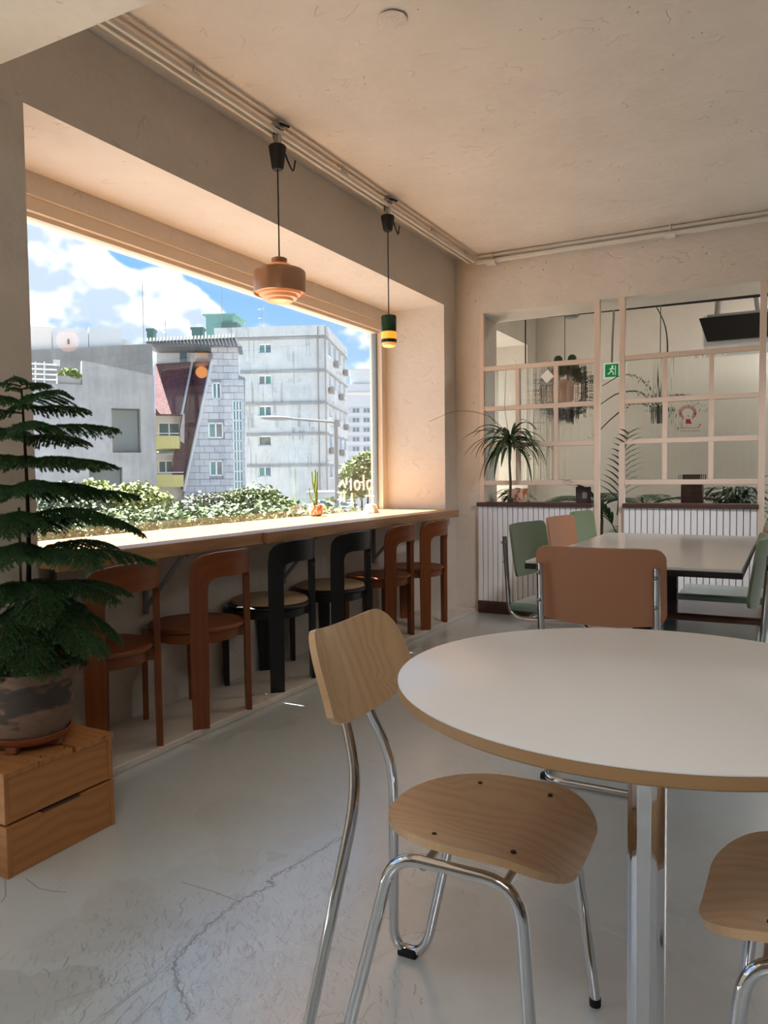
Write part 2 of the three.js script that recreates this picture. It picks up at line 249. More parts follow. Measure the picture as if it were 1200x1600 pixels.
M.cream = mat(0xe6d0bd, 0.5); M.frame = mat(0xe4d3bd, 0.5); M.white = mat(0xf0eeee, 0.5); M.trunk = mat(0xd9d3c8, 0.45);
M.green = mat(0x7b8c6c, 0.38); M.greenVinyl = mat(0x7d9688, 0.18); M.terracottaShell = mat(0xb5805f, 0.45); M.brownVinyl = mat(0x6e4a3c, 0.2); M.cushion = mat(0xae9778, 0.85);
M.pane = mat(0xffffff, 0, { transmission: 1, ior: 1.45, thickness: 0 });
M.fluted = mat(0xf6faf6, 0.06, { transmission: 1, ior: 1.45, thickness: 0.006 });
M.plasticGrey = mat(0x8f8d88, 0.5); M.darkGrey = mat(0x3b3a38, 0.5);
M.letter = mat(0xfbf6e6, 0.6); M.paper = mat(0xf6f4ee, 0.8); M.red = mat(0x9c1f2a, 0.6);
M.signGreen = mat(0x0c8a4a, 0.4, { emissive: 0x0c8a4a, emissiveIntensity: 0.25 }); M.signWhite = mat(0xe9f4ea, 0.4, { emissive: 0xdff0e2, emissiveIntensity: 0.25 });
M.leaf = mat(0x3c5a2c, 0.5); M.leafDark = mat(0x27401f, 0.5); M.leafLight = mat(0x7f9a4a, 0.5); M.palm = mat(0x35582f, 0.5); M.stem = mat(0x4b4a2c, 0.7); M.pine = mat(0x3b6030, 0.6); M.pineTip = mat(0x55803a, 0.6); M.bark = mat(0x352619, 0.9); M.twig = mat(0x5d5340, 0.8);
M.soil = mat(0x6a5b4b, 0.95); M.pebble = mat(0x9a8d7c, 0.9);
// fired clay with water stains
{ const n = layers(256, [[4, 2], [9, 2], [30, 1]], 71), s = layers(256, [[3, 2], [8, 1], [21, 1]], 75);
  const t = texture(256, (i, j, k) => { const band = Math.exp(-Math.pow((j / 256 - 0.5) / 0.24, 2)), f = 0.85 * THREE.MathUtils.smoothstep(s[k] + 0.14 * band, 0.5, 0.7), v = 0.8 + 0.4 * n[k]; return [clamp8((122 * (1 - f) + 54 * f) * v), clamp8((94 * (1 - f) + 46 * f) * v), clamp8((76 * (1 - f) + 40 * f) * v)]; }, true);
  M.clay = mat(0xffffff, 0.8, { map: t }); M.saucer = mat(0x8f4f33, 0.5); }
{ const n = layers(256, [[7, 2], [15, 2], [40, 1]], 81); const t = texture(256, (i, j, k) => { const f = THREE.MathUtils.smoothstep(n[k], 0.5, 0.56); return [232 - 40 * f, 205 - 95 * f, 185 - 110 * f]; }, true); t.repeat.set(2, 1); M.marbled = mat(0xffffff, 0.4, { map: t }); }

// ------------------------------------------------------------------ the room
const CE = 2.72, WX = -2.3, GX = -2.85, Z1 = -1.745, Z2 = -5.29, BACK = -7.63, REAR = 1.75, RIGHT = 5;
{
  const g = box(-3.05, RIGHT + 0.15, -0.25, 0, BACK - 0.15, REAR + 0.15), p = g.attributes.position, uv = g.attributes.uv;
  for (let i = 0; i < p.count; i++) uv.setXY(i, (p.getX(i) - FT.x) / FT.s, (p.getZ(i) - FT.z) / FT.s);
  single('floor', 'worn grey sealed cement floor with scratches', 'floor', g, M.floor, null, 'structure');
}
single('ceiling', 'cream painted rough plaster ceiling with small pits', 'ceiling', box(-3.05, RIGHT + 0.15, CE, CE + 0.25, BACK - 0.15, REAR + 0.15), M.plaster, null, 'structure');
const wl = thing('wall_left', 'cream plastered window wall with deep bay recesses', 'wall', [0, 0, 0], 0, null, 'structure');
part('lintel', box(-2.92, WX, 2.34, CE, BACK - 0.15, REAR + 0.15), M.plaster, wl);
part('pier', box(-2.92, WX, 0, 2.34, -1.15, Z1), M.plaster, wl);
part('pier', box(-2.92, WX, 0, 2.34, -5.9, Z2), M.plaster, wl);
part('pier', box(-2.92, WX, 0, 2.34, BACK - 0.15, -7.35), M.plaster, wl);
part('pier', box(-2.92, WX, 0, 2.34, 1.4, REAR + 0.15), M.plaster, wl);
for (const [a, b] of [[Z2, Z1], [-1.15, 1.4], [-7.35, -5.9]]) {
  part('parapet', box(-2.92, -2.5, 0, 0.755, a, b), M.plaster, wl);
  part('fascia', box(-2.92, -2.78, 2.245, 2.34, a, b), M.plaster, wl);
}
part('corner_pillar', box(WX, -2.105, 0, 2.29, -5.9, -5.5), M.plaster, wl);
single('wall_back', 'pale wall at the end of the second room', 'wall', box(-2.3, RIGHT + 0.15, 0, CE, BACK - 0.15, BACK), M.greyPlaster, null, 'structure');
single('wall_right', 'unseen side wall of the cafe, dark taupe to cut bounced light', 'wall', box(RIGHT, RIGHT + 0.15, 0, CE, BACK, REAR + 0.15), M.taupe, null, 'structure');  // unseen wall, its dark tone chosen to lessen bounced light
single('wall_rear', 'unseen wall behind the seats, dark taupe to cut bounced light', 'wall', box(WX, RIGHT, 0, CE, REAR, REAR + 0.15), M.taupe, null, 'structure');  // out of view too, darkened so less light bounces back
single('trim_1', 'cream ceiling beam above the fluted glass screens', 'beam', box(WX, RIGHT, 2.29, CE, -5.9, -5.5), M.plaster, null, 'structure');
single('trim_2', 'cream ceiling beam crossing at the near pier', 'beam', box(WX, RIGHT, 2.29, CE, -1.1, -1.495), M.plaster, null, 'structure');
single('trim_3', 'low painted cement plinth under the bar chairs', 'plinth', rbox(-2.5, -2.122, 0, 0.03, -5.46, Z1, 0.006), M.plaster, null, 'structure');
function windowUnit(name, label, z0, z1, y0 = 0.755) {   // frame and pane in the plane x = GX
  const w = thing(name, label, 'window', [0, 0, 0], 0, null, 'structure');
  part('head_frame', [box(-2.9, -2.795, 2.185, 2.245, z0, z1), box(-2.9, -2.82, 2.165, 2.185, z0, z1)], M.frame, w);
  part('sill_frame', box(-2.9, -2.83, y0, y0 + 0.035, z0, z1), M.frame, w);
  for (const [a, b] of [[z0, z0 + 0.075], [z1 - 0.075, z1]]) part('side_frame', box(-2.9, -2.795, y0 + 0.035, 2.185, a, b), M.frame, w);
  for (const [a, b] of [[z0 + 0.075, z0 + 0.092], [z1 - 0.092, z1 - 0.075]]) part('gasket', box(-2.875, -2.835, y0 + 0.035, 2.165, a, b), M.gasket, w);
  part('pane', box(GX - 0.002, GX + 0.002, y0 + 0.025, 2.18, z0 + 0.05, z1 - 0.05), M.pane, w);
  return w;
}
const win = windowUnit('window_1', 'wide picture window above the wooden counter', Z2, Z1);
windowUnit('window_2', 'picture window of the near bay', -1.15, 1.4);
windowUnit('window_3', 'picture window of the second room', -7.35, -5.9);
{ // shop lettering on the glass, read from the street
  const at = (x, y) => onX(500 + x / 12, 720 + y / 12, GX + 0.006), S = (...p) => p.map(([x, y]) => at(x, y)), ring = (x, y, a, b) => Array.from({ length: 25 }, (_, k) => at(x + a * Math.cos(k / 24 * 2 * PI), y + b * Math.sin(k / 24 * 2 * PI)));
  const strokes = [S([365, 490], [430, 370], [480, 500]), S([505, 310], [505, 450]), S([585, 330], [585, 560]), ring(705, 460, 45, 85), S([825, 260], [825, 550]), S([775, 405], [825, 405]), ring(935, 455, 45, 85), S([935, 545], [935, 655]), S([870, 660], [1010, 660]), S([345, 595], [485, 595]), S([400, 595], [400, 770]), S([460, 595], [460, 780]), S([605, 600], [605, 795]), S([525, 790], [635, 790])];
  for (const s of strokes) part('letter_stroke', sweep(s, 0.006, 6).scale(1, 1, 1), M.letter, win, 'white vinyl lettering on the glass');
}
// the wooden counter under the window
{
  const c = thing('window_counter', 'long wooden counter of three boards under the picture window', 'counter');
  const bz = [[Z1 + 0.005, -2.885, -2.195, 0], [-2.89, -4.05, -2.17, 0.001], [-4.055, -5.285, -2.185, 0]];
  for (const [a, b, x, dy] of bz) { const bd = part('board', rbox(-2.83, x - 0.018, 0.757 + dy, 0.802 + dy, a, b, 0.003, 'z'), M.counterWood, c); part('front_edge', rbox(x - 0.018, x, 0.748 + dy, 0.803 + dy, a, b, 0.004, 'z'), M.counterWood, bd); }
  for (const z of [-2.42, -3.45, -4.5, -1.95]) {
    part('bracket', [rod(V(-2.485, 0.745, z), V(-2.24, 0.745, z), 0.012), rod(V(-2.485, 0.75, z), V(-2.485, 0.47, z), 0.012), rod(V(-2.485, 0.5, z), V(-2.26, 0.74, z), 0.011)], M.plasticGrey, c);
  }
}
// surface trunking under the ceiling
{
  const t = thing('cable_trunking', 'double white lighting track along the window side of the ceiling', 'lighting track');
  part('rail', rbox(-2.16, -2.142, 2.655, 2.675, -5.43, 1.7, 0.004), M.trunk, t); part('rail', rbox(-2.122, -2.104, 2.655, 2.675, -5.43, 1.7, 0.004), M.trunk, t);
  for (const z of [-2.4, -3.55, -4.7, -5.3]) { part('hanger', [box(-2.165, -2.1, 2.675, 2.684, z - 0.012, z + 0.012), rod(V(-2.13, 2.68, z), V(-2.13, CE, z), 0.005)], M.trunk, t); }
  const u = thing('cable_trunking', 'white lighting track along the beam over the glass screens', 'lighting track');
  part('rail', rbox(-2.1, 3.5, 2.645, 2.672, -5.46, -5.43, 0.004), M.trunk, u); part('rail', rbox(-2.1, 3.5, 2.69, 2.712, -5.465, -5.45, 0.003), M.trunk, u);
  for (const x of [-1.98, -0.72, 0.9]) part('clip', [rbox(x - 0.035, x + 0.035, 2.628, 2.66, -5.475, -5.42, 0.004), rod(V(x, 2.66, -5.45), V(x, CE, -5.45), 0.006)], M.trunk, u);
}
{ const d = onPlane(612, 28, V(0, CE, 0), V(0, 1, 0)); single('ceiling_cover', 'small round painted cover on the ceiling', 'cover', cyl(0.055, 0.05, 0.006, 32).translate(d.x, CE - 0.006, d.z), M.plaster); }
// unseen lamps added for fill light: ceiling panels, and spots on the half walls
for (const [x, z, k, lab] of [[0.35, 0.85, 1, 'added unseen fill light panel over the seats behind'], [0.9, -6.6, 2.1, 'added unseen fill light panel in the second room']]) {
  const p = thing('fill_panel', lab, 'lamp', [x, CE, z]);
  part('housing', rbox(-0.62, 0.62, -0.06, 0, -0.32, 0.32, 0.01), M.white, p);
  part('lamp_diffuser', box(-0.58, 0.58, -0.064, -0.06, -0.28, 0.28), mat(0xffffff, 0.6, { emissive: 0xfff8f0, emissiveIntensity: 1.2 }), p);
  const l = new THREE.RectAreaLight(new THREE.Color().setRGB(0.96, 0.98, 1), PANEL * k, 1.16, 0.56); l.position.set(0, -0.07, 0); l.rotation.x = -PI / 2; p.add(l);
}
for (const [x, z, aim, k, angle, lab] of [[0.75, -3.0, [-1.6, 0.4, -5.47], 0.45, 0.4, 'added unseen fill spot aimed at the pillar side half wall'], [0.75, -3.5, [-0.55, 0.45, -5.47], 0.35, 0.5, 'added unseen fill spot aimed at the emblem screen half wall']]) {  // spots put in to brighten the half walls
  const p = thing('fill_spot', lab, 'lamp', [x, 2.56, z], 0, 'added fill spots out of view'), d = V(...aim).sub(V(x, 2.56, z)).normalize(), q = new THREE.Quaternion().setFromUnitVectors(V(0, -1, 0), d);
  part('stem', rod(V(0, 0, 0), V(0, CE - 2.56, 0), 0.01), M.white, p);
  part('spot_head', lathe([[0, 0.07], [0.05, 0.06], [0.06, 0.03], [0.06, -0.05], [0.056, -0.05], [0.054, 0], [0, 0]]).applyQuaternion(q), M.white, p);
  part('lamp_lens', cyl(0.05, 0.05, 0.004, 24).applyQuaternion(q), mat(0xffffff, 0.5, { emissive: 0xfff8f0, emissiveIntensity: 2 }), p);
  const l = new THREE.SpotLight(new THREE.Color().setRGB(0.98, 0.97, 1), SPOT * k, 0, angle, 1); l.position.copy(d).multiplyScalar(0.12); l.target.position.copy(d).multiplyScalar(2); l.castShadow = true; l.shadow.radius = 6; p.add(l, l.target);
}

// ------------------------------------------------------------------ glazed screens between the two rooms
const PZ = -5.52;
function flutedPane(w, h) {
  const S = 6, n = Math.round(w / 0.0125) * 6, pos = [], q = (a, b, c, d) => { for (const p of [a, b, c, a, c, d]) pos.push(...p); };
  const X = (i) => -w / 2 + w * i / n, F = (i) => 0.002 + 0.0019 * Math.sin(PI * ((i % S) / S)), y0 = -h / 2, y1 = h / 2, B = -0.003;
  for (let i = 0; i < n; i++) { const a = X(i), b = X(i + 1), fa = F(i), fb = i % S === S - 1 ? 0.002 : F(i + 1); q([a, y0, fa], [b, y0, fb], [b, y1, fb], [a, y1, fa]); q([b, y0, B], [a, y0, B], [a, y1, B], [b, y1, B]); q([a, y1, fa], [b, y1, fb], [b, y1, B], [a, y1, B]); q([a, y0, B], [b, y0, B], [b, y0, fb], [a, y0, fa]); }
  q([X(0), y0, B], [X(0), y0, 0.002], [X(0), y1, 0.002], [X(0), y1, B]); q([X(n), y0, 0.002], [X(n), y0, B], [X(n), y1, B], [X(n), y1, 0.002]);
  const g = new THREE.BufferGeometry(); g.setAttribute('position', new THREE.Float32BufferAttribute(pos, 3)); g.computeVertexNormals(); return toCreasedNormals(g, 0.75);
}
function screen(label, xa, xb, mull) {
  const t = thing('glazed_screen', label, 'partition'), ys = [1.868, 1.565, 1.285, 1.0], xs = [xa, ...mull, xb], r = 0.017;
  for (const x of [xa, xb]) part('post', rbox(x - 0.02, x + 0.02, x === xb || xa > -1.5 ? 0 : 0.85, 2.29, PZ - 0.02, PZ + 0.02, 0.003), M.cream, t);
  for (const y of ys) part('rail', rbox(xa + 0.02, xb - 0.02, y - r, y + r, PZ - 0.018, PZ + 0.018, 0.003), M.cream, t);
  for (const x of mull) for (let k = 0; k < 3; k++) part('mullion', rbox(x - 0.016, x + 0.016, ys[k + 1] + r, ys[k] - r, PZ - 0.016, PZ + 0.016, 0.003), M.cream, t);
  for (let i = 0; i < 3; i++) for (let k = 0; k < 3; k++) { const w = xs[i + 1] - xs[i] - 0.032, h = ys[k] - ys[k + 1] - 2 * r; const p = part('pane', flutedPane(w, h), M.fluted, t); p.position.set((xs[i] + xs[i + 1]) / 2, (ys[k] + ys[k + 1]) / 2, PZ); }
  const a = xa > -1.5 ? xa + 0.02 : xa - 0.02, b = xa > -1.5 ? xb - 0.02 : xb - 0.02;
  part('half_wall', box(a, b, 0.09, 0.825, -5.61, -5.485), M.plasticGrey, t);
  part('cap', rbox(a - 0.004, b + (xa > -1.5 ? 0.01 : 0), 0.822, 0.852, -5.64, -5.445, 0.003), M.brownWood, t, 'dark brown wooden cap');
  part('skirting', box(a, b, 0, 0.095, -5.6, -5.462), M.brownWood, t, 'dark brown skirting board');
  const n = Math.round((b - a) / 0.0405), s = (b - a) / n, slat = rbox(0.0025, s - 0.0025, 0.09, 0.824, -5.485, -5.466, 0.003);
  for (let k = 0; k < n; k++) part('slat', slat, M.white, t).position.x = a + k * s;
  return t;
}
const screenL = screen('cream framed fluted glass screen beside the window pillar', -2.085, -1.213, [-1.8, -1.51]);
const screenR = screen('cream framed fluted glass screen bearing the small red emblem', -1.04, -0.158, [-0.755, -0.462]);
{ // red printed emblem with two lines of script on the middle pane
  const at = (x, y) => onZ(960 + x / 5, 560 + y / 5, PZ + 0.012), ring = (x, y, r) => Array.from({ length: 13 }, (_, k) => at(x + r * Math.cos(k / 12 * 2 * PI), y + r * Math.sin(k / 12 * 2 * PI))), g = [];
  for (let k = 0; k < 15; k++) { const a = PI * (0.86 + 1.28 * k / 14), x = 572 + 58 * Math.cos(a), y = 425 + 48 * Math.sin(a); g.push(sweep(ring(x, y, 11), 0.0016, 5)); }
  for (const k of [0, 1, 2]) { g.push(sweep(ring(517 + k * 9, 432 + k * 16, 8), 0.0016, 5), sweep(ring(628 - k * 8, 432 + k * 16, 8), 0.0016, 5)); }
  g.push(sweep(ring(578, 450, 4), 0.0016, 5));
  const body = [[560, 470], [575, 476], [590, 470], [604, 510], [556, 510]].map(([x, y]) => at(x, y)), sh = new THREE.Shape(body.map((p) => new THREE.Vector2(p.x, p.y))); g.push(new THREE.ExtrudeGeometry(sh, { depth: 0.002, bevelEnabled: false }).translate(0, 0, PZ + 0.011));
  for (let k = 0; k < 13; k++) g.push(sweep([at(487 + k * 13, 545 + 3 * Math.sin(k * 2)), at(496 + k * 13, 541 - 3 * Math.cos(k * 3))], 0.0016, 5));
  for (let k = 0; k < 6; k++) g.push(sweep([at(515 + k * 13, 565), at(524 + k * 13, 568 - 3 * Math.sin(k * 2))], 0.0016, 5));
  g.push(sweep([at(650, 545), at(668, 528), at(674, 512)], 0.002, 5), sweep([at(658, 518), at(676, 512)], 0.002, 5), sweep([at(600, 566), at(662, 564)], 0.0015, 5));
  part('emblem', g, M.red, screenR, 'red line drawn emblem with script');
  const bt = (x, y) => onZ(740 + x / 5, 640 + y / 5, PZ + 0.012), h = [];
  for (let k = 0; k < 9; k++) h.push(sweep([bt(430 + k * 15, 106), bt(441 + k * 15, 100 + 5 * Math.sin(k * 2.3))], 0.0018, 5)); for (let k = 0; k < 4; k++) h.push(sweep([bt(472 + k * 13, 147), bt(482 + k * 13, 150)], 0.0015, 5));
  part('script', h.slice(0, 9), M.brownWood, screenL, 'small dark script on the glass'); part('script', h.slice(9), M.brownWood, screenL, 'small dark script on the glass');
  const d = onZ(855, 588, PZ + 0.012), tag = part('paper_tag', rbox(-0.036, 0.036, -0.036, 0.036, -0.001, 0.001, 0.0005), M.paper, screenL, 'small white paper square turned on its corner'); tag.position.copy(d); tag.rotation.z = 0.7;
}
// ------------------------------------------------------------------ chairs along the window
function bentBand(pts, R, t) {   // pts: [s outer, y outer, s inner, y inner] along the arch, wrapped round a cylinder of radius R
  const P = (s, y, r) => [r * Math.cos(s / R), y, r * Math.sin(s / R)], rows = pts.map(([a, b, c, d]) => [P(a, b, R + t / 2), P(c, d, R + t / 2), P(c, d, R - t / 2), P(a, b, R - t / 2)]), pos = [], uv = [];
  let L = 0; const len = pts.map((p, i) => { if (i) L += Math.hypot((p[0] + p[2] - pts[i - 1][0] - pts[i - 1][2]) / 2, (p[1] + p[3] - pts[i - 1][1] - pts[i - 1][3]) / 2); return L; });
  const q = (A, B, C, D, l0, l1, v0, v1) => { pos.push(...A, ...B, ...C, ...A, ...C, ...D); uv.push(l0, v0, l0, v1, l1, v1, l0, v0, l1, v1, l1, v0); };
  for (let i = 0; i < rows.length - 1; i++) for (let k = 0; k < 4; k++) q(rows[i][k], rows[i][(k + 1) % 4], rows[i + 1][(k + 1) % 4], rows[i + 1][k], len[i], len[i + 1], k * 0.07, k * 0.07 + (k % 2 ? 0.025 : 0.08));
  q(rows[0][3], rows[0][2], rows[0][1], rows[0][0], 0, 0.1, 0, 0.02); const e = rows[rows.length - 1]; q(e[0], e[1], e[2], e[3], 0, 0.1, 0, 0.02);
  const g = new THREE.BufferGeometry(); g.setAttribute('position', new THREE.Float32BufferAttribute(pos, 3)); g.setAttribute('uv', new THREE.Float32BufferAttribute(uv, 2)); g.computeVertexNormals(); return toCreasedNormals(g, 0.6);
}
function barChair(label, m, padMat, group) {   // faces -x
  const t = thing('arched_chair', label, 'chair', [0, 0, 0], 0, group), R = 0.222, T = 0.024, c = R * PI / 4, hw = 0.036, top = 0.722, bot = 0.622, joint = 0.6;
  const leg = (s, y0, y1, w = hw) => bentBand([[s - w * 0.9, y0, s + w * 0.9, y0], [s - w, (y0 + y1) / 2, s + w, (y0 + y1) / 2], [s - w, y1, s + w, y1]], R, T);
  part('rear_leg', leg(c, 0, joint), m, t); part('rear_leg', leg(-c, 0, joint), m, t);
  part('front_leg', leg(PI * R - c, 0, 0.385, 0.033), m, t); part('front_leg', leg(PI * R + c, 0, 0.385, 0.033), m, t);
  const pts = [], o = c + hw, i0 = c - hw, ro = 0.085, ri = 0.03, N = 8;
  for (let k = 0; k <= N; k++) { const a = k / N * PI / 2; pts.push([-(o - ro) - ro * Math.cos(a), joint + (top - joint - ro) * Math.min(1, k / 2) + ro * Math.sin(a), -(i0 - ri) - ri * Math.cos(a), Math.min(bot, joint) - 0 + (bot - joint) * k / N + (ri * Math.sin(a) - ri) * (1 - k / N)]); }
  for (let k = 1; k < 10; k++) { const s = -(i0 - ri) + 2 * (i0 - ri) * k / 10; pts.push([s * (o - ro) / (i0 - ri), top + 0.008 * (1 - (s / i0) ** 2), s, bot + 0.004]); }
  for (let k = N; k >= 0; k--) { const p = pts[k]; pts.push([-p[0], p[1], -p[2], p[3]]); }
  part('backrest', bentBand(pts, R, T), m, t);
  part('seat', lathe([[0, 0.385], [0.19, 0.385], [0.205, 0.393], [0.207, 0.402], [0.2, 0.409], [0, 0.404]]), padMat ? m : m, t);
  if (padMat) part('cushion', lathe([[0, 0.404], [0.185, 0.405], [0.196, 0.413], [0.193, 0.425], [0.17, 0.433], [0, 0.434]]), padMat, t, 'tan padded seat');
  part('apron', [lathe([[0.165, 0.345], [0.185, 0.345], [0.185, 0.385], [0.165, 0.385], [0.165, 0.345]]), ...[1, 3, 5, 7].map((k) => box(0.15, 0.212, 0.335, 0.385, -0.016, 0.016).rotateY(k * PI / 4))], m, t);
  return t;
}
{
  const gw = 'wooden chairs at the window counter', gb = 'black chairs at the window counter', y = 0.03;
  const w = barChair('orange brown arched wooden chair beside the potted pine', M.chairWood, null, gw); w.position.set(-2.305, y, -1.99); w.rotation.y = 0.04;
  copyOf(w, [-2.285, y, -2.515], 0.0, 'orange brown arched wooden chair next to a black chair, pine side');
  const b = barChair('black arched chair with tan cushion between wooden and black chair', M.black, M.cushion, gb); b.position.set(-2.315, y, -3.085); b.rotation.y = 0;
  copyOf(b, [-2.3, y, -3.64], -0.05, 'black arched chair with tan cushion beside the wooden chairs near the pillar');
  copyOf(w, [-2.31, y, -4.235], 0.05, 'orange brown arched wooden chair between a black chair and a wooden chair');
  copyOf(w, [-2.29, y, -4.72], 0, 'orange brown arched wooden chair at the pillar end of the counter');
}
// ------------------------------------------------------------------ round table and its two chairs
{
  const t = thing('round_table', 'round white table with wooden edge on a thick chrome column', 'table', [-0.2, 0, -1.25]), r = 0.394;
  part('tabletop', lathe([[0, 0.7385], [r - 0.001, 0.7385], [r, 0.7395], [r, 0.741], [r - 0.002, 0.742], [0, 0.742]], 128), M.laminate, t, 'white laminate surface');
  part('edge', lathe([[0, 0.72], [r - 0.006, 0.72], [r, 0.724], [r, 0.7385], [0, 0.7385]], 128), M.edgeWood, t, 'light plywood edge');
  part('column', lathe([[0.03, 0.03], [0.03, 0.7], [0, 0.7]], 48), M.chrome, t).position.x = 0.006;
  part('top_plate', cyl(0.09, 0.09, 0.012, 40).translate(0, 0.708, 0), M.blackMatt, t);
  part('base', lathe([[0, 0], [0.165, 0], [0.165, 0.006], [0.15, 0.014], [0.06, 0.028], [0.032, 0.04], [0, 0.04]], 64), M.chrome, t);
}
function plyChair(label) {   // faces +x
  const t = thing('plywood_chair', label, 'chair', [0, 0, 0], 0, 'plywood chairs at the round table'), r = 0.0105;
  for (const s of [1, -1]) {
    part('frame', bentTube([[-0.343, 0.74, s * 0.035, 0], [-0.29, 0.6, s * 0.045, 0.05], [-0.25, 0.49, s * 0.075, 0.09], [-0.312, 0.012, s * 0.195, 0.062], [-0.238, 0.012, s * 0.2, 0.06], [-0.135, 0.43, s * 0.168, 0.05], [0.085, 0.43, s * 0.17, 0.06], [0.128, 0.012, s * 0.215, 0]], r, 12), M.chrome, t, 'chrome tube side frame');
    part('glide', [rbox(-0.3, -0.255, 0, 0.02, s * 0.197 - 0.012, s * 0.197 + 0.012, 0.004), cyl(0.0115, 0.0115, 0.016, 14).translate(0.1275, 0, s * 0.215)], M.rubber, t);
  }
  part('cross_tube', [bentTube([[-0.08, 0.422, -0.168], [-0.08, 0.422, 0.168]], 0.008), bentTube([[0.06, 0.422, -0.168], [0.06, 0.422, 0.168]], 0.008)], M.chrome, t);
  part('seat', sheet((a, b) => {
    const [u, v] = a > 0 ? rrect(a, b, 0.446, 0.59) : rrect(a, b, 0.98, 0.94);
    return V(-0.0256 + u * 0.18, 0.44 + 0.0165 * v * v + 0.003 * Math.max(0, -u) ** 2 - 0.028 * Math.max(0, (u - 0.35) / 0.65) ** 1.8, -v * 0.162);
  }, 0.013, 48, 40, [0.4, 0.36]), M.oak, t, 'moulded plywood seat');
  part('backrest', sheet((a, b) => {
    const [u, v] = b > 0 ? rrect(a, b, 0.335, 0.823) : rrect(a, b, 0.688, 0.34), y = 0.692 + v * 0.0857 + (v > 0 ? 0.02 : 0.026) * u * u * Math.abs(v);
    return V(-0.3064 - (y - 0.7) * 0.367 + 0.0407 * u * u, y, u * (0.1723 - 0.0075 * v));
  }, 0.012, 44, 32, [0.36, 0.22], true), M.oak, t, 'moulded plywood backrest');
  part('screw', [[-0.08, 0.165], [0.06, 0.168]].flatMap(([x, z]) => [1, -1].map((s) => cyl(0.005, 0.004, 0.003, 10).translate(x, 0.4545, s * z * 0.72))), M.screw, t);
  return t;
}
{ const c = plyChair('plywood chair on chrome tubes showing its whole backrest'); c.position.set(-0.45, 0, -1.275); c.rotation.y = 0.03;
  copyOf(c, [0.05, 0, -1.25], PI - 0.03, 'plywood chair on chrome tubes across the chrome column'); }
// ------------------------------------------------------------------ long table and its chairs
{
  const t = thing('long_table', 'rectangular glossy white table with black edge and black columns', 'table', [-0.505, 0, -3.51]);
  part('tabletop', rbox(-0.372, 0.372, 0.7285, 0.74, -0.735, 0.735, 0.003), M.whiteGloss, t, 'glossy white top');
  part('edge', rbox(-0.375, 0.375, 0.708, 0.7285, -0.738, 0.738, 0.003), M.blackMatt, t, 'black edge');
  for (const z of [-0.4, 0.4]) { part('column', rbox(-0.033, 0.033, 0.02, 0.71, z - 0.033, z + 0.033, 0.004), M.blackMatt, t); part('base', rbox(-0.2, 0.2, 0, 0.02, z - 0.2, z + 0.2, 0.006), M.blackMatt, t); part('top_plate', box(-0.15, 0.15, 0.7, 0.708, z - 0.15, z + 0.15), M.blackMatt, t); }
}
const shellMat = { green: M.green, terracotta: M.terracottaShell }, vinyl = { green: M.greenVinyl, brown: M.brownVinyl };
function tubeChair(label, shell, seat, pos, turn, group) {   // faces +x
  const t = thing('cantilever_chair', label, 'chair', pos, turn, group), r = 0.0115, z = 0.188;
  part('frame', bentTube([[-0.232, 0.765, z], [-0.205, 0.36, z, 0.09], [0.19, 0.385, z, 0.07], [0.2, 0.014, z, 0.07], [-0.21, 0.014, z, 0.07], [-0.21, 0.014, -z, 0.07], [0.2, 0.014, -z, 0.07], [0.19, 0.385, -z, 0.07], [-0.205, 0.36, -z, 0.07], [-0.232, 0.765, -z, 0]].map((p) => [p[0], p[1], p[2], p[3] ?? 0.07]), r, 10), M.chrome, t, 'chrome tube cantilever frame');
  part('glide', [1, -1].map((s) => rbox(-0.19, -0.165, 0, 0.022, s * z - 0.013, s * z + 0.013, 0.004)), M.rubber, t);
  part('cross_tube', [bentTube([[-0.1, 0.38, -z], [-0.1, 0.38, z]], 0.009), bentTube([[0.12, 0.385, -z], [0.12, 0.385, z]], 0.009)], M.chrome, t);
  part('seat', metres(new RoundedBoxGeometry(0.42, 0.04, 0.4, 4, 0.018).translate(0.005, 0.425, 0)), seat, t, 'shiny padded seat');
  part('backrest', sheet((a, b) => { const [u, v] = rrect(a, b, 0.17, 0.3), y = 0.705 + v * 0.118 - (v < 0 ? -v * 0.028 * (1 - u * u) - 0.012 * v * u * u : 0); return V(-0.226 - (y - 0.7) * 0.14 + 0.035 * u * u + 0.014, y, u * 0.212); }, 0.011, 32, 22, [0.4, 0.25]), shell, t);
  part('screw', [1, -1].flatMap((s) => [0.64, 0.735].map((y) => new THREE.SphereGeometry(0.007, 10, 8).translate(-0.243 - (y - 0.7) * 0.1, y, s * z))), M.steel, t);
  return t;
}
{
  const g = 'tubular chairs round the long table';
  tubeChair('terracotta backed tubular chair at the short end of the long table', M.terracottaShell, M.greenVinyl, [-0.553, 0, -2.735], PI / 2, g);
  tubeChair('green backed tubular chair at the corner by the slatted half wall', M.green, M.greenVinyl, [-0.965, 0, -3.68], -0.12, g);
  tubeChair('terracotta backed tubular chair between two green ones', M.terracottaShell, M.brownVinyl, [-0.955, 0, -4.27], -0.1, g);
  tubeChair('green backed tubular chair near the palm in the gap', M.green, M.greenVinyl, [-0.98, 0, -4.88], -0.1, g);
  tubeChair('green seated tubular chair beside the brown seated one, terracotta chair side', M.green, M.greenVinyl, [-0.29, 0, -3.2], PI + 0.02, g);
  tubeChair('brown seated tubular chair between two green seats', M.terracottaShell, M.brownVinyl, [-0.28, 0, -3.74], PI, g);
  tubeChair('green seated tubular chair next to the red emblem screen', M.green, M.greenVinyl, [-0.29, 0, -4.33], PI, g);
}

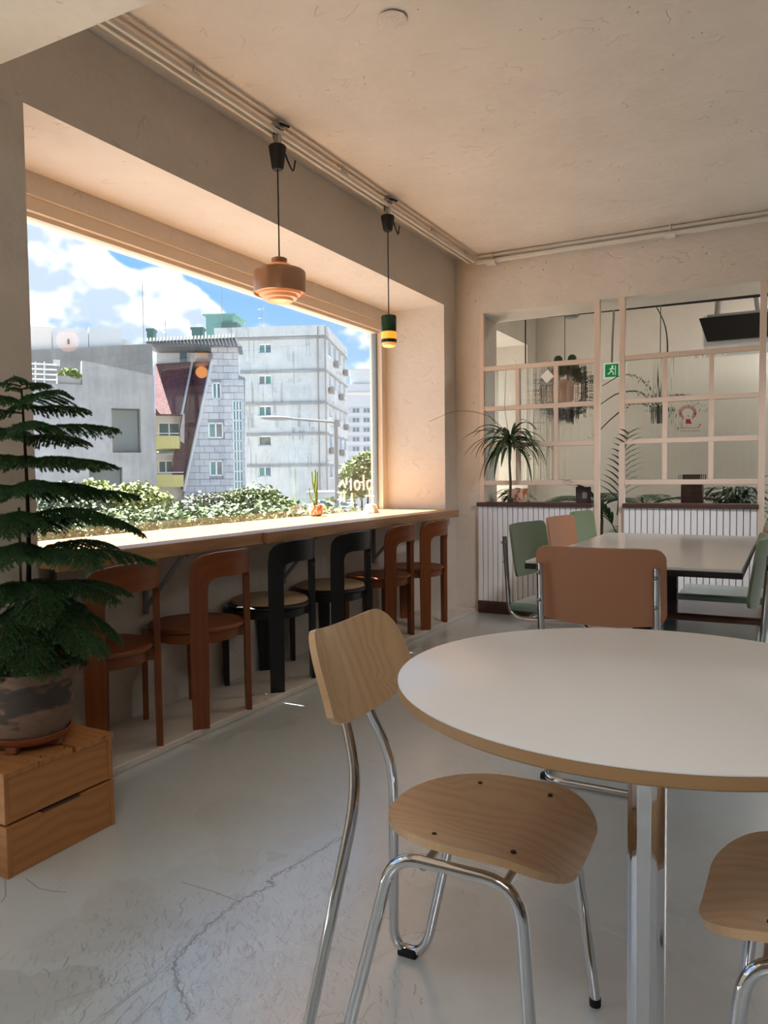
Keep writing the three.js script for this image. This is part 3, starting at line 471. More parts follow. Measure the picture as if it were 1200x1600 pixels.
// ------------------------------------------------------------------ pendant lamps
function lampTop(t, z, coneH) {
  part('canopy', lathe([[0, 0], [0.022, 0], [0.028, 0.01], [0.041, coneH - 0.006], [0.036, coneH], [0, coneH]], 28).translate(0, 2.6 - coneH + 0.005, 0), M.blackMatt, t);
  part('adapter', [rbox(-0.012, 0.016, 2.6, 2.655, -0.014, 0.014, 0.004), rbox(-0.02, 0.02, 2.68, 2.7, -0.03, 0.03, 0.004)], M.steel, t);
  part('clamp', [bentTube([[0, 2.6, 0], [-0.03, 2.66, -0.01, 0.02], [0.01, 2.705, 0.01, 0.02], [0.05, 2.69, -0.03, 0]], 0.006, 8), rod(V(0, 2.59, 0), V(0.005, 2.68, 0), 0.009)], M.blackMatt, t);
  part('lead', bentTube([[0.02, 2.59, -0.02, 0], [0.03, 2.52, -0.06, 0.03], [0.02, 2.515, -0.1, 0.03], [0.01, 2.58, -0.13, 0]], 0.004, 8), M.blackMatt, t);
}
{
  const t = thing('pendant_lamp', 'copper coloured drum pendant lamp with stepped glass', 'lamp', [-2.12, 0, -2.95]);
  lampTop(t, 0, 0.11); part('cord', rod(V(0, 2.5, 0), V(0, 2.08, 0), 0.0035), M.blackMatt, t);
  const glow = mat(0xdcae8a, 0.3, { emissive: 0xff9a5c, emissiveIntensity: 0.22 }), copper = mat(0xb48c70, 0.3, { metalness: 0.6 });
  part('cap', lathe([[0, 2.063], [0.03, 2.063], [0.036, 2.068], [0.037, 2.086], [0.03, 2.09], [0, 2.09]]), copper, t);
  const fl = lathe([[0.062, 2.03], [0.062, 2.05], [0.05, 2.06], [0.034, 2.064]], 72); part('glass_neck', fl, glow, t, 'ribbed amber glass neck');
  part('rib', Array.from({ length: 36 }, (_, k) => rod(V(0.0625, 2.03, 0), V(0.0615, 2.05, 0), 0.002, 5).rotateY(k / 36 * 2 * PI)), glow, t);
  part('lamp_shade', lathe([[0.062, 2.034], [0.112, 2.032], [0.12, 2.026], [0.1225, 2.018], [0.1225, 1.925], [0.1195, 1.923], [0.119, 2.02], [0.062, 2.03], [0.062, 2.034]], 64), copper, t, 'brushed copper drum');
  part('glass_diffuser', lathe([[0.119, 1.935], [0.1, 1.93], [0.098, 1.918], [0.083, 1.914], [0.081, 1.902], [0.062, 1.898], [0.06, 1.888], [0.03, 1.884], [0, 1.884]], 64), glow, t, 'stepped amber glass underside');
  const l = new THREE.PointLight(0xffb27a, 0.03); l.position.set(0, 1.84, 0); l.castShadow = true; l.shadow.radius = 3; t.add(l);
}
{
  const t = thing('pendant_lamp', 'small green cylinder pendant lamp with an amber ring', 'lamp', [-2.12, 0, -4.05]);
  lampTop(t, 0, 0.09); part('cord', rod(V(0, 2.52, 0), V(0, 2.015, 0), 0.0035), M.blackMatt, t);
  const glow = mat(0xffb45c, 0.4, { emissive: 0xff9a20, emissiveIntensity: 0.85 }), dark = mat(0x123d28, 0.22, { metalness: 0.3 });
  part('lamp_shade', lathe([[0, 2.018], [0.042, 2.018], [0.046, 2.013], [0.046, 1.922], [0, 1.922]]), dark, t, 'dark green enamel cylinder');
  part('amber_ring', lathe([[0, 1.922], [0.045, 1.922], [0.046, 1.9], [0.045, 1.878], [0, 1.878]]), glow, t, 'glowing amber ring');
  part('lower_ring', lathe([[0, 1.878], [0.047, 1.878], [0.047, 1.858], [0, 1.858]]), dark, t);
  part('bulb_glass', lathe([[0.042, 1.858], [0.041, 1.842], [0.03, 1.834], [0, 1.832]]), mat(0xffc890, 0.3, { emissive: 0xff9a4a, emissiveIntensity: 0.5 }), t);
  const l = new THREE.PointLight(0xffa850, 0.03); l.position.set(0, 1.79, 0); l.castShadow = true; l.shadow.radius = 2; t.add(l);
}
// ------------------------------------------------------------------ crate, pot, pine
{
  const t = thing('wooden_crate', 'two tier pine crate box carrying the big clay pot', 'crate', [-1.97, 0, -1.44]), x0 = -0.14, x1 = 0.14, z0 = -0.185, z1 = 0.18;   // z1 towards the near side
  for (const [y0, y1, dx] of [[0, 0.14, 0.004], [0.146, 0.27, 0]]) {
    part('front_board', rbox(x1 - 0.014 + dx, x1 + dx, y0, y1, z0 + 0.016, z1 - 0.016, 0.002, 'z'), M.crate, t);
    part('back_board', rbox(x0, x0 + 0.014, y0, y1, z0 + 0.016, z1 - 0.016, 0.002, 'z'), M.crate, t);
    for (const [a, b] of [[z0, z0 + 0.016], [z1 - 0.016, z1]]) part('end_board', rbox(x0, x1 + dx + 0.002, y0, y1, a, b, 0.002, 'x'), M.crate, t);
  }
  part('slot_shade', rbox(x1 - 0.016, x1 + 0.0065, 0.1365, 0.1425, -0.06, 0.07, 0.002, 'z'), M.brownWood, t, 'dark strip standing in for the shade of a finger slot');  // solid strip, slot shade put into its dark colour
  part('top_board', rbox(x0 - 0.002, x1 + 0.006, 0.27, 0.288, z0 - 0.002, z0 + 0.135, 0.002, 'x'), M.crate, t);
  part('top_board', rbox(x0 - 0.002, x1 + 0.001, 0.27, 0.285, z0 + 0.143, z0 + 0.255, 0.002, 'x'), M.crate, t);
  part('top_board', rbox(x0 - 0.002, x1 + 0.004, 0.27, 0.287, z0 + 0.26, z1 + 0.002, 0.002, 'x'), M.crate, t);
  for (const [x, z] of [[0.12, -0.165], [0.12, -0.07], [0.12, -0.03], [0.12, 0.05], [0.12, 0.09]]) part('nail', cyl(0.0025, 0.002, 0.0022, 8).translate(x, 0.286, z), M.screw, t);
}
const POT = [-1.975, 0.288, -1.45];
{
  const s = thing('plant_saucer', 'footed brown clay saucer on the crate', 'saucer', POT);
  part('dish', lathe([[0, 0.018], [0.095, 0.018], [0.112, 0.03], [0.12, 0.045], [0.114, 0.046], [0.1, 0.028], [0, 0.026]]), M.saucer, s);
  for (let k = 0; k < 4; k++) part('foot', rbox(0.07, 0.1, 0, 0.022, -0.016, 0.016, 0.004).rotateY(0.4 + k * PI / 2), M.saucer, s);
  const p = thing('plant_pot', 'weathered clay pot with dark stains holding the pine', 'pot', [POT[0], POT[1] + 0.026, POT[2]]);
  part('pot_body', (() => { const g = lathe([[0, 0], [0.1, 0], [0.106, 0.01], [0.124, 0.1], [0.136, 0.19], [0.138, 0.205], [0.13, 0.207], [0.126, 0.19], [0.1, 0.03], [0, 0.02]], 56); const q = g.attributes.position, uv = g.attributes.uv; for (let i = 0; i < q.count; i++) uv.setXY(i, Math.atan2(q.getZ(i), q.getX(i)) / PI, q.getY(i) / 0.21); return g; })(), M.clay, p);
  part('soil', lathe([[0, 0.192], [0.06, 0.19], [0.126, 0.182]]), M.soil, p);
  const peb = new THREE.InstancedMesh(new THREE.IcosahedronGeometry(0.0042, 0), M.pebble, 900), r = mulberry(4), m = new THREE.Matrix4(), q = new THREE.Quaternion();
  for (let k = 0; k < 900; k++) { const a = r() * 2 * PI, R = 0.122 * Math.sqrt(r()); q.setFromEuler(new THREE.Euler(r() * 6, r() * 6, r() * 6)); m.compose(V(R * Math.cos(a), 0.188 - 0.003 * R / 0.12 + 0.004 * r(), R * Math.sin(a)), q, V(0.7 + r(), 0.6 + 0.6 * r(), 0.7 + r())); peb.setMatrixAt(k, m); }
  peb.name = 'pebbles'; peb.userData = { kind: 'stuff', label: 'small stones on the soil' }; peb.castShadow = peb.receiveShadow = true; p.add(peb);
}
{
  const t = thing('potted_pine', 'tall tiered pine houseplant growing from the clay pot', 'plant', [POT[0], POT[1] + 0.2, POT[2]]), r = mulberry(2024);
  const H = 0.855, trunkAt = (y) => V(0.012 * Math.sin(y * 5), y, 0.01 * Math.cos(y * 4) - 0.01);
  part('trunk', sweep(Array.from({ length: 14 }, (_, k) => trunkAt(-0.012 + k / 13 * H)), 0.0095, 9, 0.3), M.bark, t);
  part('stake', rod(V(0.02, 0, 0.03), V(0.028, 0.5, 0.03), 0.0035), M.stem, t);
  const needle = (list, p, axis, len) => { const s = V(r() - 0.5, r() - 0.2, r() - 0.5).cross(axis).normalize(), d = axis.clone().multiplyScalar(0.75).addScaledVector(s, 0.8).normalize(), e = p.clone().addScaledVector(d, len), w = d.clone().cross(axis).normalize().multiplyScalar(0.0016); list.push(p.x + w.x, p.y + w.y, p.z + w.z, p.x - w.x, p.y - w.y, p.z - w.z, e.x, e.y, e.z); };
  const toGeo = (list) => { const g = new THREE.BufferGeometry(); g.setAttribute('position', new THREE.Float32BufferAttribute(list, 3)); g.computeVertexNormals(); return g; };
  function branch(y, az, len, rise, sag) {
    const root = trunkAt(y), n = 14, P = [root]; let d = V(Math.cos(az), rise, Math.sin(az)).normalize(), p = root.clone();
    for (let k = 0; k < n; k++) { d.y -= sag / n * (0.4 + 1.3 * k / n); d.normalize(); p = p.clone().addScaledVector(d, len / n); P.push(p); }
    const wood = [sweep(P, 0.0028, 5, 0.4)], nd = [], at = (u) => { const k = Math.min(n - 1e-4, u * n), i = Math.floor(k); return [P[i].clone().lerp(P[i + 1], k - i), P[i + 1].clone().sub(P[i]).normalize()]; };
    const clad = (Q, dens, L) => { for (let i = 0; i < Q.length - 1; i++) { const ax = Q[i + 1].clone().sub(Q[i]), l = ax.length(); ax.normalize(); for (let k = 0; k < l * dens; k++) needle(nd, Q[i].clone().addScaledVector(ax, l * r()), ax, L * (0.7 + 0.6 * r())); } };
    clad(P, 1500, 0.008);
    const pairs = Math.round(len / 0.011);
    for (let k = 2; k < pairs; k++) for (const s of [-1, 1]) {
      const u = k / pairs, [q, ax] = at(u), side = ax.clone().cross(V(0, 1, 0)).normalize().multiplyScalar(s), L = (0.085 * Math.sin(PI * Math.min(1, 0.2 + 0.78 * u)) + 0.012) * (0.75 + 0.4 * r()) * Math.min(1, len / 0.22);
      let e = side.clone().multiplyScalar(0.8).addScaledVector(ax, 0.65).add(V(0, 0.12 - 0.2 * r(), 0)).normalize(), Q = [q], c = q.clone();
      for (let m = 0; m < 4; m++) { e.y -= 0.16; e.normalize(); c = c.clone().addScaledVector(e, L / 4); Q.push(c); }
      clad(Q, 1700, 0.0085);
    }
    const b = part('branch', toGeo(nd), M.pine, t); part('twig', wood, M.twig, b); return b;
  }
  const tiers = [[0.85, 5, 0.09, 0.25, 0.3], [0.79, 5, 0.2, 0.2, 0.35], [0.715, 6, 0.25, 0.18, 0.4], [0.64, 5, 0.29, 0.15, 0.45], [0.55, 6, 0.3, 0.15, 0.5], [0.46, 6, 0.33, 0.3, 1.0], [0.36, 7, 0.36, 0.25, 0.8], [0.27, 7, 0.31, 0.2, 1.0], [0.21, 7, 0.28, 0.2, 1.3], [0.14, 7, 0.25, 0.1, 1.2], [0.07, 6, 0.18, 0.25, 1.2]];
  tiers.forEach(([y, n, len, rise, sag], k) => { for (let i = 0; i < n; i++) { const az = -PI / 2 + 0.35 * (k % 2 ? 1 : -0.4) + i * 2 * PI / n + 0.25 * (r() - 0.5); branch(y + 0.035 * (r() - 0.5), az, len * (0.88 + 0.24 * r()) * (Math.cos(az) < -0.4 ? 0.72 : 1), rise, sag * (0.8 + 0.4 * r())); } });
}
// ------------------------------------------------------------------ small things on the counter
{
  const at = onPlane(494, 806, V(0, 0.803, 0), V(0, 1, 0)), p = thing('succulent_pot', 'small marbled round pot on the wooden counter', 'pot', [at.x, 0.803, at.z]);
  part('pot_body', lathe([[0, 0], [0.03, 0], [0.045, 0.012], [0.05, 0.04], [0.046, 0.07], [0.041, 0.072], [0.043, 0.04], [0, 0.03]]), M.marbled, p); part('soil', lathe([[0, 0.06], [0.043, 0.058]]), M.soil, p);
  const s = thing('pencil_cactus', 'thin branching green succulent in the marbled pot', 'plant', [at.x, 0.86, at.z]);
  const st = (...q) => part('stem', sweep(new THREE.CatmullRomCurve3(q.map((a) => V(a[2] ?? 0, a[1], -a[0]))).getPoints(10), 0.0085, 7, 0.55), M.leafLight, s);
  st([0, -0.01], [-0.006, 0.08], [-0.035, 0.16], [-0.045, 0.235]); st([-0.02, 0.1], [-0.012, 0.16], [-0.002, 0.22], [-0.004, 0.25]); st([0.005, -0.01], [0.012, 0.08], [0.02, 0.15], [0.02, 0.235]); st([-0.008, 0.07], [0.01, 0.13], [0.004, 0.19, 0.01]); st([0, -0.01], [-0.03, 0.035], [-0.068, 0.07], [-0.078, 0.13]);
  const c = onPlane(580, 801, V(0, 0.803, 0), V(0, 1, 0)), sh = new THREE.Shape([[-0.045, 0], [-0.018, 0.06], [0.018, 0.06], [0.045, 0], [0.04, 0], [0.015, 0.055], [-0.015, 0.055], [-0.04, 0]].map(([x, y]) => new THREE.Vector2(x, y)));
  const k = single('tent_card', 'white folded paper tent card on the counter', 'card', new THREE.ExtrudeGeometry(sh, { depth: 0.11, bevelEnabled: false }).translate(0, 0, -0.055), M.paper); k.position.set(c.x, 0.803, c.z); k.rotation.y = 0.85;
}
// ------------------------------------------------------------------ plants and fittings around the screens
function palm(label, x, y, z, fronds, seed, aim) {
  const t = thing('palm', label, 'plant', [x, y, z]), r = mulberry(seed);
  part('stalk', [sweep([V(0, 0, 0), V(0.01, 0.3, 0), V(0, 0.5, 0.01)], 0.014, 7, 0.6)], M.stem, t);
  for (const [az, rise, len, sag, h] of fronds) {
    let d = V(Math.cos(az), rise, Math.sin(az)).normalize(), p = V(0, h ?? 0.4, 0), P = [p], g = []; const n = 14;
    for (let k = 0; k < n; k++) { d.y -= sag / n; d.normalize(); p = p.clone().addScaledVector(d, len / n); P.push(p); }
    g.push(sweep(P, 0.005, 5, 0.3));
    for (let k = 3; k <= n; k++) for (const s of [-1, 1]) for (const f of [0.3]) { const q = P[Math.max(0, k - 1)].clone().lerp(P[k], f), ax = P[k].clone().sub(P[k - 1]).normalize(), side = ax.clone().cross(V(0, 1, 0)).normalize().multiplyScalar(s); g.push(leafGeo(q, side.multiplyScalar(0.8).addScaledVector(ax, 0.9).add(V(0, 0.25, 0)), 0.2 * (1.15 - k / n * 0.6) * (0.9 + 0.2 * r()), 0.026, 0.6, 5, 0.15)); }
    part('frond', g, M.palm, t);
  }
  return t;
}
palm('tall feathery palm standing in the gap between the screens', -1.13, 0, -5.82, [[1.2, 2.6, 0.75, 0.9, 0.75], [2.4, 2.2, 0.6, 1.1, 0.6], [-0.6, 1.8, 0.55, 1.2, 0.5], [0.7, 2.2, 0.55, 1.2, 0.3], [3.2, 2, 0.5, 1.2, 0.25], [1.7, 2.4, 0.5, 1.0, 0.15], [-1.6, 1.6, 0.5, 1.2, 0.4]], 5);
palm('spreading palm behind the emblem screen', -0.98, 0.38, -6.0, [[0.1, 0.7, 0.6, 1.0], [0.5, 0.5, 0.55, 1.1], [-0.3, 0.8, 0.5, 1.2], [2.6, 0.9, 0.45, 1.2], [-1.4, 0.9, 0.5, 1.2], [3.4, 0.8, 0.4, 1.1]], 8);
palm('low palm behind the pillar side screen', -1.28, 0.4, -5.95, [[2.9, 0.5, 0.6, 1.0], [3.4, 0.6, 0.55, 1.1], [2.4, 0.8, 0.5, 1.2], [0.3, 0.8, 0.4, 1.3], [-1.6, 1, 0.4, 1.2]], 9);
{ // leafy bushes behind the half walls
  const bush = (label, x, y, z, rx, ry, rz, n, seed, m) => { const t = thing('leafy_plant', label, 'plant', [x, y, z]), r = mulberry(seed), g = []; for (let k = 0; k < n; k++) { const a = r() * 2 * PI, u = r(), q = V(rx * Math.cos(a) * u, ry * (r() - 0.3), rz * Math.sin(a) * u); g.push(leafGeo(q, V(Math.cos(a), 0.7 - r(), Math.sin(a)), 0.07 + 0.05 * r(), 0.028, 0.8, 3)); } const f = part('foliage', g, m, t); f.userData.kind = 'stuff'; part('stem', [rod(V(0, -y, 0), V(0, 0.05, 0), 0.008), rod(V(0.03, -y, 0), V(rx * 0.5, 0.05, 0), 0.006), rod(V(-0.03, -y, 0), V(-rx * 0.5, 0.05, 0), 0.006)], M.stem, t); };
  bush('small leaved bush behind the emblem screen', -0.33, 0.82, -5.86, 0.19, 0.2, 0.12, 260, 3, M.leafDark);
  bush('dense bush behind the pillar side screen', -1.92, 0.8, -5.8, 0.09, 0.22, 0.1, 120, 6, M.leafDark);
  bush('leafy bush beside the emblem screen post', 0.1, 0.85, -5.95, 0.2, 0.28, 0.12, 220, 12, M.leafDark);
  const cp = thing('ceramic_pot', 'white speckled pot behind the pillar side screen', 'pot', [-1.82, 0.852, -5.585]); part('pot_body', lathe([[0, 0], [0.06, 0], [0.075, 0.02], [0.08, 0.1], [0.072, 0.1], [0.066, 0.02], [0, 0.015]]), M.marbled, cp); part('soil', lathe([[0, 0.085], [0.072, 0.085]]), M.soil, cp);
  const bx = thing('brown_box', 'plain brown box behind the emblem screen', 'box', [-0.605, 0, -5.8]); part('box_body', rbox(-0.07, 0.07, 0, 1.04, -0.06, 0.06, 0.004), M.brownWood, bx); part('lid', rbox(-0.073, 0.073, 1.04, 1.05, -0.063, 0.063, 0.003), M.brownWood, bx);
  const fr = thing('picture_frame', 'small dark framed picture leaning on the cap', 'picture frame', [-1.33, 0.852, -5.6]); part('frame', rbox(-0.055, 0.055, 0, 0.115, -0.008, 0.008, 0.004), M.brownWood, fr); part('print', rbox(-0.042, 0.042, 0.015, 0.1, 0.008, 0.01, 0.0008), M.darkGrey, fr); part('mount', rbox(-0.005, 0.03, 0.03, 0.075, 0.01, 0.0115, 0.0006), M.plasticGrey, fr);
}
{ // strap leaved plant standing on the cap of the pillar side screen
  const t = thing('strap_leaf_plant', 'dark drooping strap leaved plant in front of the pillar side screen', 'plant', [-1.85, 0.852, -5.475]), r = mulberry(19);
  part('pot', lathe([[0, 0], [0.02, 0], [0.023, 0.03], [0.02, 0.034], [0, 0.03]]), M.darkGrey, t);
  part('stem', sweep([V(0, 0.02, 0), V(0.006, 0.15, 0.005), V(0, 0.3, 0.01), V(0.01, 0.44, 0.02)], 0.011, 7, 0.7), M.stem, t);
  for (let k = 0; k < 64; k++) { const a = k * 2.4 + r(), u = k / 64; part('leaf', leafGeo(V(0.005 + 0.03 * Math.cos(a), 0.4 + 0.1 * u, 0.02 + 0.03 * Math.sin(a)), V(Math.cos(a), -0.1 + 1.3 * u + 0.7 * r(), Math.sin(a) * 0.7 + 0.12), 0.16 + 0.22 * r(), 0.026, 1.5 + 1.7 * r(), 8, 0.4), k % 3 ? M.leafDark : M.leaf, t); }
  const S = (...p) => part('shoot', sweep(new THREE.CatmullRomCurve3(p.map((q) => V(...q))).getPoints(12), 0.0025, 5, 0.5), M.twig, t);
  S([0, 0.5, 0.02], [-0.12, 0.64, 0.1], [-0.3, 0.68, 0.3], [-0.46, 0.6, 0.45]); S([0, 0.48, 0.02], [-0.12, 0.62, 0.03], [-0.2, 0.72, 0.04]); S([0, 0.48, 0.02], [0.1, 0.46, 0.05], [0.24, 0.36, 0.08], [0.3, 0.28, 0.1]); S([0, 0.5, 0.02], [-0.03, 0.7, 0.02], [-0.02, 0.99, 0.02]);
}
{ // trailing plant hanging behind the emblem screen
  const t = thing('hanging_plant', 'small grey pot with long arching stems hung behind the emblem screen', 'plant', [-0.85, 1.43, -5.95]), S = (...p) => part('stem', sweep(new THREE.CatmullRomCurve3(p.map((q) => V(...q))).getPoints(14), 0.008, 6, 0.4), M.leafDark, t);
  part('pot', lathe([[0, 0], [0.04, 0], [0.055, 0.1], [0.048, 0.1], [0.035, 0.01], [0, 0.01]]), M.darkGrey, t); part('cord', rod(V(0, 0.1, 0), V(0, 1.3, 0), 0.003), M.darkGrey, t);
  S([0, 0.1, 0], [-0.1, 0.3, 0], [-0.25, 0.38, 0], [-0.42, 0.3, 0.02]); S([0, 0.1, 0], [-0.15, 0.24, 0], [-0.3, 0.24, 0], [-0.44, 0.16, 0]); S([0, 0.1, 0], [-0.02, 0.4, 0], [-0.02, 0.5, 0]); S([-0.02, 0.48, 0], [-0.1, 0.5, 0], [-0.18, 0.5, 0]); S([0, 0.1, 0], [-0.18, 0.16, 0], [-0.34, 0.06, 0], [-0.5, -0.1, 0]); S([0, 0.1, 0], [0.1, 0.2, 0.02], [0.2, 0.18, 0], [0.3, 0.05, 0]); S([0, 0.1, 0], [0.05, 0.5, 0], [0.03, 0.72, 0], [-0.05, 0.9, 0]); S([0.02, 0.1, 0], [0.1, 0.08, 0.02], [0.15, -0.06, 0.02]);
  for (let k = 0; k < 12; k++) { const a = k * 1.9; part('leaf', leafGeo(V(0, 0.1, 0), V(Math.cos(a), 0.9, Math.sin(a)), 0.12, 0.02, 1.6, 6), M.leaf, t); }
}
{ // dark wreath hung close behind the glass
  const c = onZ(882, 612, -6.0), t = thing('leaf_wreath', 'round dark leafy wreath with pale pink middle hung behind the pillar side screen', 'wreath', [c.x, c.y, -6.0]), r = mulberry(44), g = [];
  for (let k = 0; k < 420; k++) { const a = r() * 2 * PI, R = 0.155 + 0.06 * (r() + r() - 1); g.push(leafGeo(V(R * Math.cos(a), R * Math.sin(a) * 0.95, 0.02 * r()), V(Math.cos(a + 1.2 * (r() - 0.5)), Math.sin(a + 1.2 * (r() - 0.5)), 0.4 * r()), 0.06 + 0.04 * r(), 0.028, 0.3, 4)); }
  part('ring', new THREE.TorusGeometry(0.155, 0.018, 8, 40), M.stem, t); const f = part('foliage', g, M.leafDark, t); f.userData.kind = 'stuff';
  part('disc', cyl(0.1, 0.1, 0.01, 32).rotateX(PI / 2), mat(0xc9a59a, 0.8), t, 'pale pink middle'); part('cone', [0, 1].map((k) => new THREE.SphereGeometry(0.035, 10, 8).translate(-0.045 + k * 0.11, 0.25, 0.02)), M.leafDark, t); part('cord', rod(V(0, 0.155, -0.01), V(0, CE - c.y, -0.01), 0.003), M.darkGrey, t);
}
{ // green exit sign hanging on its conduit
  const c = onZ(955.5, 579, -6.0), t = thing('exit_sign', 'small green running figure exit sign hanging in the gap', 'sign', [c.x, c.y, -6.0]), w = 0.056, h = 0.055;
  part('sign_box', rbox(-w - 0.006, w + 0.002, -h - 0.006, h + 0.006, -0.03, 0, 0.004), M.signWhite, t); part('sign_face', rbox(-w + 0.008, w - 0.004, -h + 0.006, h - 0.006, 0, 0.004, 0.001), M.signGreen, t);
  part('figure', [new THREE.CylinderGeometry(0.008, 0.008, 0.003, 12).rotateX(PI / 2).translate(0.008, 0.03, 0.005), rod(V(0.006, 0.022, 0.005), V(-0.004, -0.004, 0.005), 0.005), rod(V(-0.004, -0.004, 0.005), V(0.014, -0.014, 0.005), 0.004), rod(V(0.014, -0.014, 0.005), V(0.012, -0.034, 0.005), 0.004), rod(V(-0.004, -0.004, 0.005), V(-0.014, -0.02, 0.005), 0.004), rod(V(-0.014, -0.02, 0.005), V(-0.028, -0.026, 0.005), 0.004), rod(V(0.004, 0.018, 0.005), V(0.022, 0.008, 0.005), 0.0035), rod(V(0.004, 0.018, 0.005), V(-0.016, 0.01, 0.005), 0.0035), rod(V(0.03, 0.035, 0.005), V(0.03, -0.038, 0.005), 0.003)], M.signWhite, t, 'white running figure');
  part('conduit', sweep([V(0, h, -0.015), V(0.004, 0.25, -0.015), V(0.012, 0.4, -0.015), V(0.01, 0.52, -0.015)], 0.008, 8), M.plasticGrey, t);
}
{ // conduit runs behind the beam
  const t = thing('conduit', 'dark conduit with grey junction box behind the beam', 'pipe'), z = -6.13;
  part('pipe', rod(V(-1.75, 2.345, z), V(2.5, 2.3, z), 0.013), M.blackMatt, t); part('junction_box', [cyl(0.045, 0.045, 0.05, 20).translate(-1.56, 2.31, z), rod(V(-1.6, 2.34, z), V(-1.5, 2.34, z), 0.03)], M.plasticGrey, t); part('support', [rod(V(-1.2, 2.33, z), V(-1.2, CE, z), 0.006), rod(V(0.6, 2.3, z), V(0.6, CE, z), 0.006)], M.plasticGrey, t);
  const f = thing('flexible_conduit', 'grey flexible conduit looping along the second room ceiling', 'pipe'), A = (px, py) => onZ(px, py, -6.28);
  part('pipe', sweep(new THREE.CatmullRomCurve3([A(900, 478), A(940, 484), A(985, 480), A(1017, 466), A(1050, 461), A(1122, 453), A(1160, 456), A(1240, 452)]).getPoints(40), 0.012, 8), M.darkGrey, f); part('clip', [A(1017, 465), A(1122, 452)].map((p) => new THREE.SphereGeometry(0.016, 10, 8).translate(p.x, p.y, p.z + 0.01)), M.white, f);
  part('strap', [A(1017, 465), A(1122, 452)].map((p) => rod(p, V(p.x, CE, p.z), 0.004)), M.plasticGrey, f);
  const d = thing('drop_cord', 'thin dark cord hanging behind the pillar side screen', 'cord'), q = onZ(821, 520, -6.2); part('cord', rod(V(q.x, CE, -6.2), V(q.x, 1.6, -6.2), 0.006), M.darkGrey, d);
}
{ // hanging air conditioner
  const c = onZ(1092, 515, -6.5), t = thing('air_conditioner', 'ceiling hung air conditioner with black intake', 'air conditioner', [c.x, c.y - 0.12, -6.5]);
  part('body', rbox(0.02, 1.3, -0.03, 0.235, -0.55, -0.02, 0.02), M.white, t);
  const sh = new THREE.Shape([[0, 0.185], [1.28, 0.185], [1.28, 0.0], [0.06, 0.0]].map(([x, y]) => new THREE.Vector2(x, y))); part('intake_panel', new THREE.ExtrudeGeometry(sh, { depth: 0.03, bevelEnabled: false }).translate(0, 0.02, -0.02), M.black, t, 'black intake panel');
  part('flange', rbox(0.06, 1.3, 0.205, 0.225, -0.3, 0.02, 0.004), M.plasticGrey, t);
  part('drain_hose', bentTube([[0.13, 0.22, -0.05, 0], [0.14, 0.4, -0.05, 0.14], [0.4, 0.4, -0.05, 0.14], [0.42, 0.24, -0.05, 0]], 0.025, 10), M.plasticGrey, t);
  for (const x of [0.12, 0.5, 1.1]) part('hanger', rod(V(x, 0.23, -0.15), V(x, CE - c.y + 0.12, -0.15), 0.008), M.plasticGrey, t);
}

// ------------------------------------------------------------------ the street outside
const GROUND = -5.4;
M.concrete = (() => { const n = layers(512, [[3, 3], [11, 2], [40, 1]], 91), s = layers(512, [[40, 1], [90, 1]], 95); const t = texture(512, (i, j, k) => { const v = clamp8(205 + (n[k] - 0.5) * 60 + (s[(j >> 3) * 512 + i] - 0.5) * 22); return [v, v, v + 1]; }, true); t.repeat.set(0.12, 0.12); return mat(0xc2c1bc, 0.85, { map: t }); })();
M.concreteB = M.concrete.clone(); M.concreteB.color.set(0xaeaca6);
M.stained = (() => { const n = layers(512, [[4, 2], [15, 2], [60, 1]], 101), d = layers(512, [[50, 1], [110, 1]], 105); const t = texture(512, (i, j, k) => { const drip = THREE.MathUtils.smoothstep(d[((j >> 4) * 512 + i) % (512 * 512)] + 0.3 * (n[k] - 0.5), 0.62, 0.85), v = 246 - 40 * drip - (n[k] - 0.5) * 34; return [v - 3, v, v + 2].map(clamp8); }, true); t.repeat.set(0.09, 0.09); return mat(0xd3d3ce, 0.85, { map: t }); })();
M.stone = mat(0xcccdce, 0.8); M.stoneB = mat(0xc2c4c6, 0.8); M.joint = mat(0x979a9c, 0.9); M.farWhite = mat(0xc8cbcb, 0.8); M.farGlass = mat(0x5f7783, 0.12); M.tealGlass = mat(0x5d8f8a, 0.12); M.dullGlass = mat(0x6f7672, 0.08); M.sash = mat(0xf1f3f2, 0.6); M.maroon = (() => { const n = layers(256, [[20, 1], [64, 2]], 111); const t = texture(256, (i, j, k) => { const v = 0.75 + 0.5 * n[k]; return [clamp8(108 * v), clamp8(72 * v), clamp8(76 * v)]; }, true); t.repeat.set(0.3, 0.3); return mat(0xffffff, 0.8, { map: t }); })();
M.lampGrey = mat(0x6a6d70, 0.6); M.yellow = mat(0xe6d88a, 0.6); M.tile = mat(0x45484a, 0.8); M.eave = mat(0x74777a, 0.7); M.beigeWall = mat(0xded6cd, 0.85); M.teal = mat(0x6f9c94, 0.6); M.darkTeal = mat(0x3f5f5c, 0.6); M.asphalt = mat(0x77777a, 0.9); M.paving = mat(0xb9b6b0, 0.9); M.foliage = mat(0xffffff, 0.65);
single('wall_facade', 'outer wall of the cafe building over the street', 'wall', [box(-3.07, -2.92, 2.75, 8, -14, 9), box(-3.07, -2.92, GROUND, 0.0, -14, 9), box(-3.05, 4.3, GROUND, -0.25, -14, 9), box(-3.05, 4.3, 2.97, 8, -14, 9)], M.beigeWall, null, 'structure');
single('street', 'asphalt street far below the window', 'street', box(-140, 60, GROUND - 0.3, GROUND, -260, 60), M.asphalt, null, 'structure');

